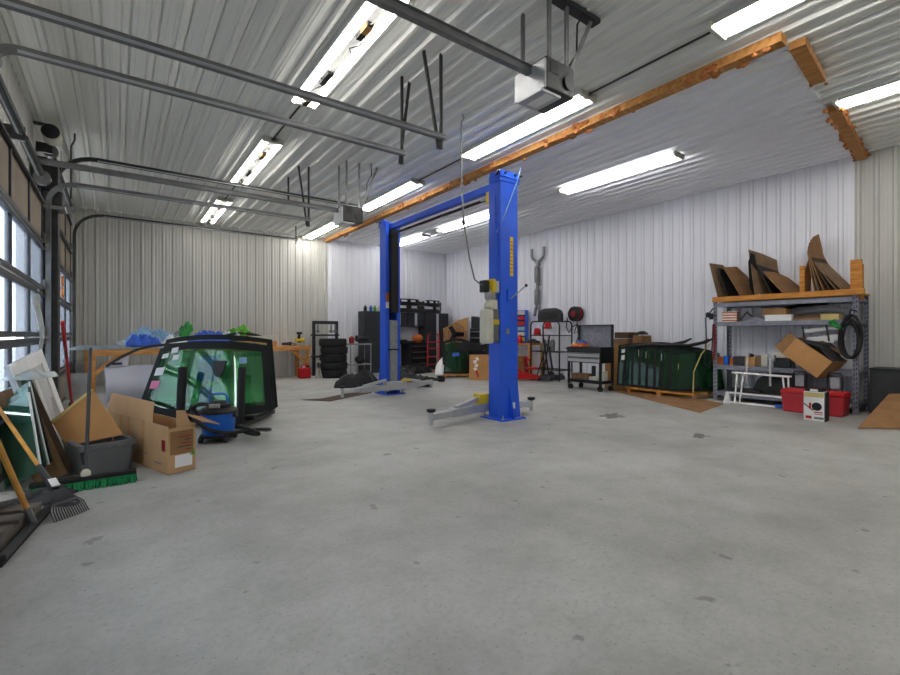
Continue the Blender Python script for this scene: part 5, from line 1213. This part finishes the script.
# leaning boards and glass along the left door
def lean(name, m, label, cat, x0, y0, wid, hgt, lean_deg, yaw, th, z=0, roll=0, smooth=False):
    o = single(MB().prism([(0,0),(wid,0),(wid,hgt),(0,hgt)], 0, th), name, m, label, cat, loc=(x0, y0, z), bevel=.003)
    o.rotation_euler = Euler((R(-lean_deg), R(roll), R(yaw))); return o
t = thing('panel_door', 'white raised-panel door leaning against the left overhead door', 'panel door', (-.55, 6.55, .02))
MB().bb(0,.72,0,.035,0,1.02).build('slab', 'panel_white', t, bevel=.004)
mb = MB(); mb.bb(0,.1,-.012,0,0,1.02); mb.bb(.62,.72,-.012,0,0,1.02); mb.bb(.1,.62,-.012,0,.9,1.02); mb.bb(.1,.62,-.012,0,0,.12); mb.bb(.33,.39,-.012,0,.12,.9); mb.build('stile', 'white_paint', t, bevel=.004)
A_ = Vector((-.6, 6.0, .96)); W_ = Vector((-.16,-.85,-.14)).normalized(); D_ = Vector((.26,.14,-.98)); D_ = (D_-W_*D_.dot(W_)).normalized()
frame_obj(t, A_+W_*.72+D_*1.02, -W_, -D_); t.location.z += max(0, .012-min((t.location).z, (t.location-W_*.72).z))
o = single(MB().bb(0,.24,0,.015,0,.62), 'white_board', 'panel_white', 'narrow white board leaning in front of the panel door', 'board', bevel=.003); frame_obj(o, (-.52,5.72,.012), (.22,.03,.07), (-.22,.16,.6))
o = single(MB().bb(0,.21,0,.022,0,.86), 'wood_plank', 'brown_board', 'wide dark brown plank leaning behind the rake', 'plank', bevel=.003); frame_obj(o, (-.53,5.04,.012), (.2,.05,.06), (-.32,.30,.78))
o = single(MB().bb(0,.2,0,.022,0,.86), 'wood_plank', 'dark_cardboard', 'second brown plank tucked behind the wide plank', 'plank', bevel=.003); frame_obj(o, (-.49,5.16,.012), (.2,.05,.06), (-.32,.27,.78))
for k in range(4):
    t = thing('glass_sheet', ['green glass sheet nearest the camera leaning on the left door','second green glass sheet leaning on the left door','third glass sheet leaning on the left door','innermost glass sheet leaning by the brown plank'][k], 'glass', (-.72, 5.06+.07*k, .012), rot=(R(-9), R(-26), R(-50+3*k)), group='glass sheets on the left')
    MB().bb(0,.42,0,.005,0,.66+.04*k).build('pane', 'pale_glass', t)
    mb = MB(); mb.bb(.415,.43,-.003,.008,0,.66+.04*k); mb.build('edge', 'frit' if k % 2 else 'panel_white', t)
crumple('plastic_wrap', 'film', 'pale plastic wrap heaped on the leaning boards by the left door', 'plastic wrap', 0,0,.34,.25,.1,81,z=0,freq=8,rz=R(70)).location = (-.62, 5.45, .86)
def fnw(a, b): return (.03*math.sin(5*b), a*(.16+.14*b)+.12*b, b*.75+.06*math.sin(3*a))
single(MB().surf(fnw, -1, 1, 0, 1, 8, 10, (.004,0,0)), 'torn_plastic', 'film', 'torn white plastic hanging on the glazed door', 'plastic', loc=(-.73, 7.1, 1.0), smooth=True)
p = fl(72, 407); 
t = thing('red_pole', 'long slim red pole leaning against the post between the doors', 'pole', (p.x, p.y, 0))
top = Vector((-.58, 8.0, 1.42)) - Vector((p.x, p.y, 0))
MB().tube([(0,0,.04), top], .022).build('shaft', 'red', t, smooth=True); MB().tube([(0,0,.0),(0,-.02,.08)], [.05,.04]).build('rubber_foot', 'black_plastic', t, smooth=True)
# things at the bottom-left corner
t = thing('low_pallet', 'weathered grey pallet at the lower left edge under the squeegee', 'pallet', (-.90, 3.74, 0), R(-14))
for y in (0,.2,.4): MB().bb(0,.38,y,y+.13,.09,.115).build('slat', 'weathered_wood', t)
for x in (.02,.3): MB().bb(x,x+.07,0,.53,0,.09).build('skid', 'weathered_wood', t)
single(MB().tube([(-.12,-.1,.0),(.0,0,.02),(.14,.12,.0)], [.04,.06,.03]), 'metal_scoop', 'galvanized', 'shiny metal scoop lying on the weathered pallet', 'scoop', loc=(-.66, 4.12, .16), smooth=True)
crumple('cord_heap', 'charcoal', 'dark tangle of debris between the plank and the squeegee', 'debris', 0,0,.45,.3,.12,82,z=0,freq=11,rz=0).location = (-.48, 4.62, 0)
single(MB().tube(smooth_path([(0,0,.01),(.1,.05,.05),(.18,-.02,.02),(.1,-.08,.03),(.02,-.02,.04),(.14,.02,.01)]), .008, 6), 'wire_coil', 'dark_steel', 'small coil of wire on the floor by the squeegee head', 'wire', loc=(-.40, 4.36, .0), smooth=True)
# car door
dr = Vector((-.14, 9.95, 0))
t = thing('car_door', 'silver car door standing on the floor before the timber workbench', 'car door', dr, R(14), rot=(R(-10), 0, R(10)))
def cdp(a, b): return (a, .05*math.sin(b*2.2)-.06*math.sin(PI*b)-.02, .02+b*.68)
MB().surf(cdp, 0, 1.45, 0, 1, 16, 10, (0, .05, 0)).build('skin', 'silver_paint', t, smooth=True)
MB().prism([(0,.0),(1.45,0),(1.45,.05),(0,.05)], -.035, .04).build('sill', 'panel_white', t, bevel=.005)
mb = MB().tube(smooth_path([(.02,0,.70),(.28,0,.88),(.62,.02,1.03),(1.05,.03,1.08),(1.4,.03,1.05),(1.44,.02,.7)]), .024, 8); mb.build('window_frame', 'charcoal', t, smooth=True)
MB().prism([(.0,.69),(.32,.69),(.36,.86),(.2,.80)], -.01, .02).build('mirror_corner', 'silver_paint', t)
MB().bb(.1,.25,-.02,-.01,.72,.76).build('mirror_bracket', 'black_plastic', t)
sheet('grey_board', 'concrete_curb', 'pale grey board standing in the back left corner behind the workbench leg', 'board', [(0,0),(.42,0),(.42,.5),(0,.5)], .03, (-.82, 11.35, 0), (R(-5),0,R(10)))
# stains and strip on the floor under the far lift arm
pts = [fl(302,400), fl(330,401.5), fl(352,397), fl(372,393), fl(368,391), fl(345,394), fl(322,398.5)]
c0 = sum(pts, Vector())/len(pts); n = len(pts); mb = MB(); mb.v = [Vector((p.x-c0.x, p.y-c0.y, z)) for z in (.001,.006) for p in pts]
mb.face(list(range(n))); mb.face([n+i for i in range(n)])
for i in range(n): mb.face([i,(i+1)%n,n+(i+1)%n,n+i])
single(mb, 'floor_mat', 'dark_cardboard', 'dark brown flattened sheet on the floor under the far lift arm', 'mat', loc=(c0.x,c0.y,0))
crumple('black_bag', 'black_plastic', 'shiny black rubbish bag on the floor left of the far lift column', 'rubbish bag', 0,0,1.0,.6,.5,91,z=0,freq=6,rz=R(-36)).location = (4.62, 10.1, 0)
crumple('black_bag', 'black_plastic', 'shiny black rubbish bag on the floor right of the far lift column', 'rubbish bag', 0,0,1.05,.6,.52,92,z=0,freq=6,rz=R(-36)).location = (5.75, 9.55, 0)
t = thing('hub_parts', 'dark oily hub and shaft on the floor right of the far lift column', 'car parts', (6.35, 9.85, 0), R(-20))
MB().lathe([(.05,0),(.16,.02),(.16,.12),(.06,.16)], n=16).build('hub', 'black_metal', t, smooth=True); MB().tube([(.05,.0,.1),(.35,.15,.08),(.5,.2,.08)], [.05,.04,.06]).build('shaft', 'dark_steel', t, smooth=True); MB().lathe([(.04,0),(.1,.02),(.1,.16)], (.52,.2,0)).build('cup', 'black_metal', t, smooth=True)
def stain(cu, cv, du, dv_, label, seed):
    rnd = random.Random(seed); c = fl(cu, cv); mb = MB(); n = 22; pts = []
    for k in range(n):
        a = 2*PI*k/n; r = rnd.uniform(.45, 1.1); pts.append(fl(cu+du*r*math.cos(a), cv+dv_*r*math.sin(a))-c)
    mb.v = [Vector((p.x,p.y,z)) for z in (.0005,.0015) for p in pts]; mb.face(list(range(n))); mb.face([n+i for i in range(n)])
    for i in range(n): mb.face([i,(i+1)%n,n+(i+1)%n,n+i])
    single(mb, 'oil_stain', 'floor_stain', label, 'stain', loc=(c.x,c.y,0))
dm('floor_stain', (112,110,105), .5, 0, .3, 9)
stain(612, 416, 15, 3, 'dark oil stain on the floor in front of the tool cart', 1)
stain(700, 436, 10, 2.5, 'small dark stain on the floor before the white product carton', 2)
# orange notices on the far door glass
for k, (u, v, lab) in enumerate(((62.5, 281, 'upper orange notice taped inside the far door window'), (62.5, 292.5, 'lower orange notice taped inside the far door window'))):
    x, y = on_line(u, (XL+.17, 0), (XL+.17, 14)); z = zat(v, x, y)
    single(MB().bb(-.002,.002,-.22,.22,-.09,.09), 'paper_notice', 'orange_paper', lab, 'notice', loc=(x, y, z))

# ------------------------------------------------------------------ camera, sky, exposure
cam = bpy.data.cameras.new('camera'); cam.sensor_width = 36; cam.lens = F/900*36; cam.shift_y = -(337.5-V0)/900
cam.clip_end = 200
co = bpy.data.objects.new('camera', cam); C.objects.link(co)
co.location = (0, 0, H); co.rotation_euler = (R(90), 0, -math.atan2(SN, CS))
sc = bpy.context.scene; sc.camera = co
w = bpy.data.worlds.new('sky'); sc.world = w; w.use_nodes = True
bg = w.node_tree.nodes['Background']; bg.inputs['Color'].default_value = (.94,.97,1.0,1); bg.inputs['Strength'].default_value = 3.0
sc.view_settings.view_transform = 'Standard'; sc.view_settings.look = 'None'; sc.view_settings.gamma = 1
sc.view_settings.exposure = 1.65
try: sc.view_settings.use_curve_mapping = False
except Exception: pass
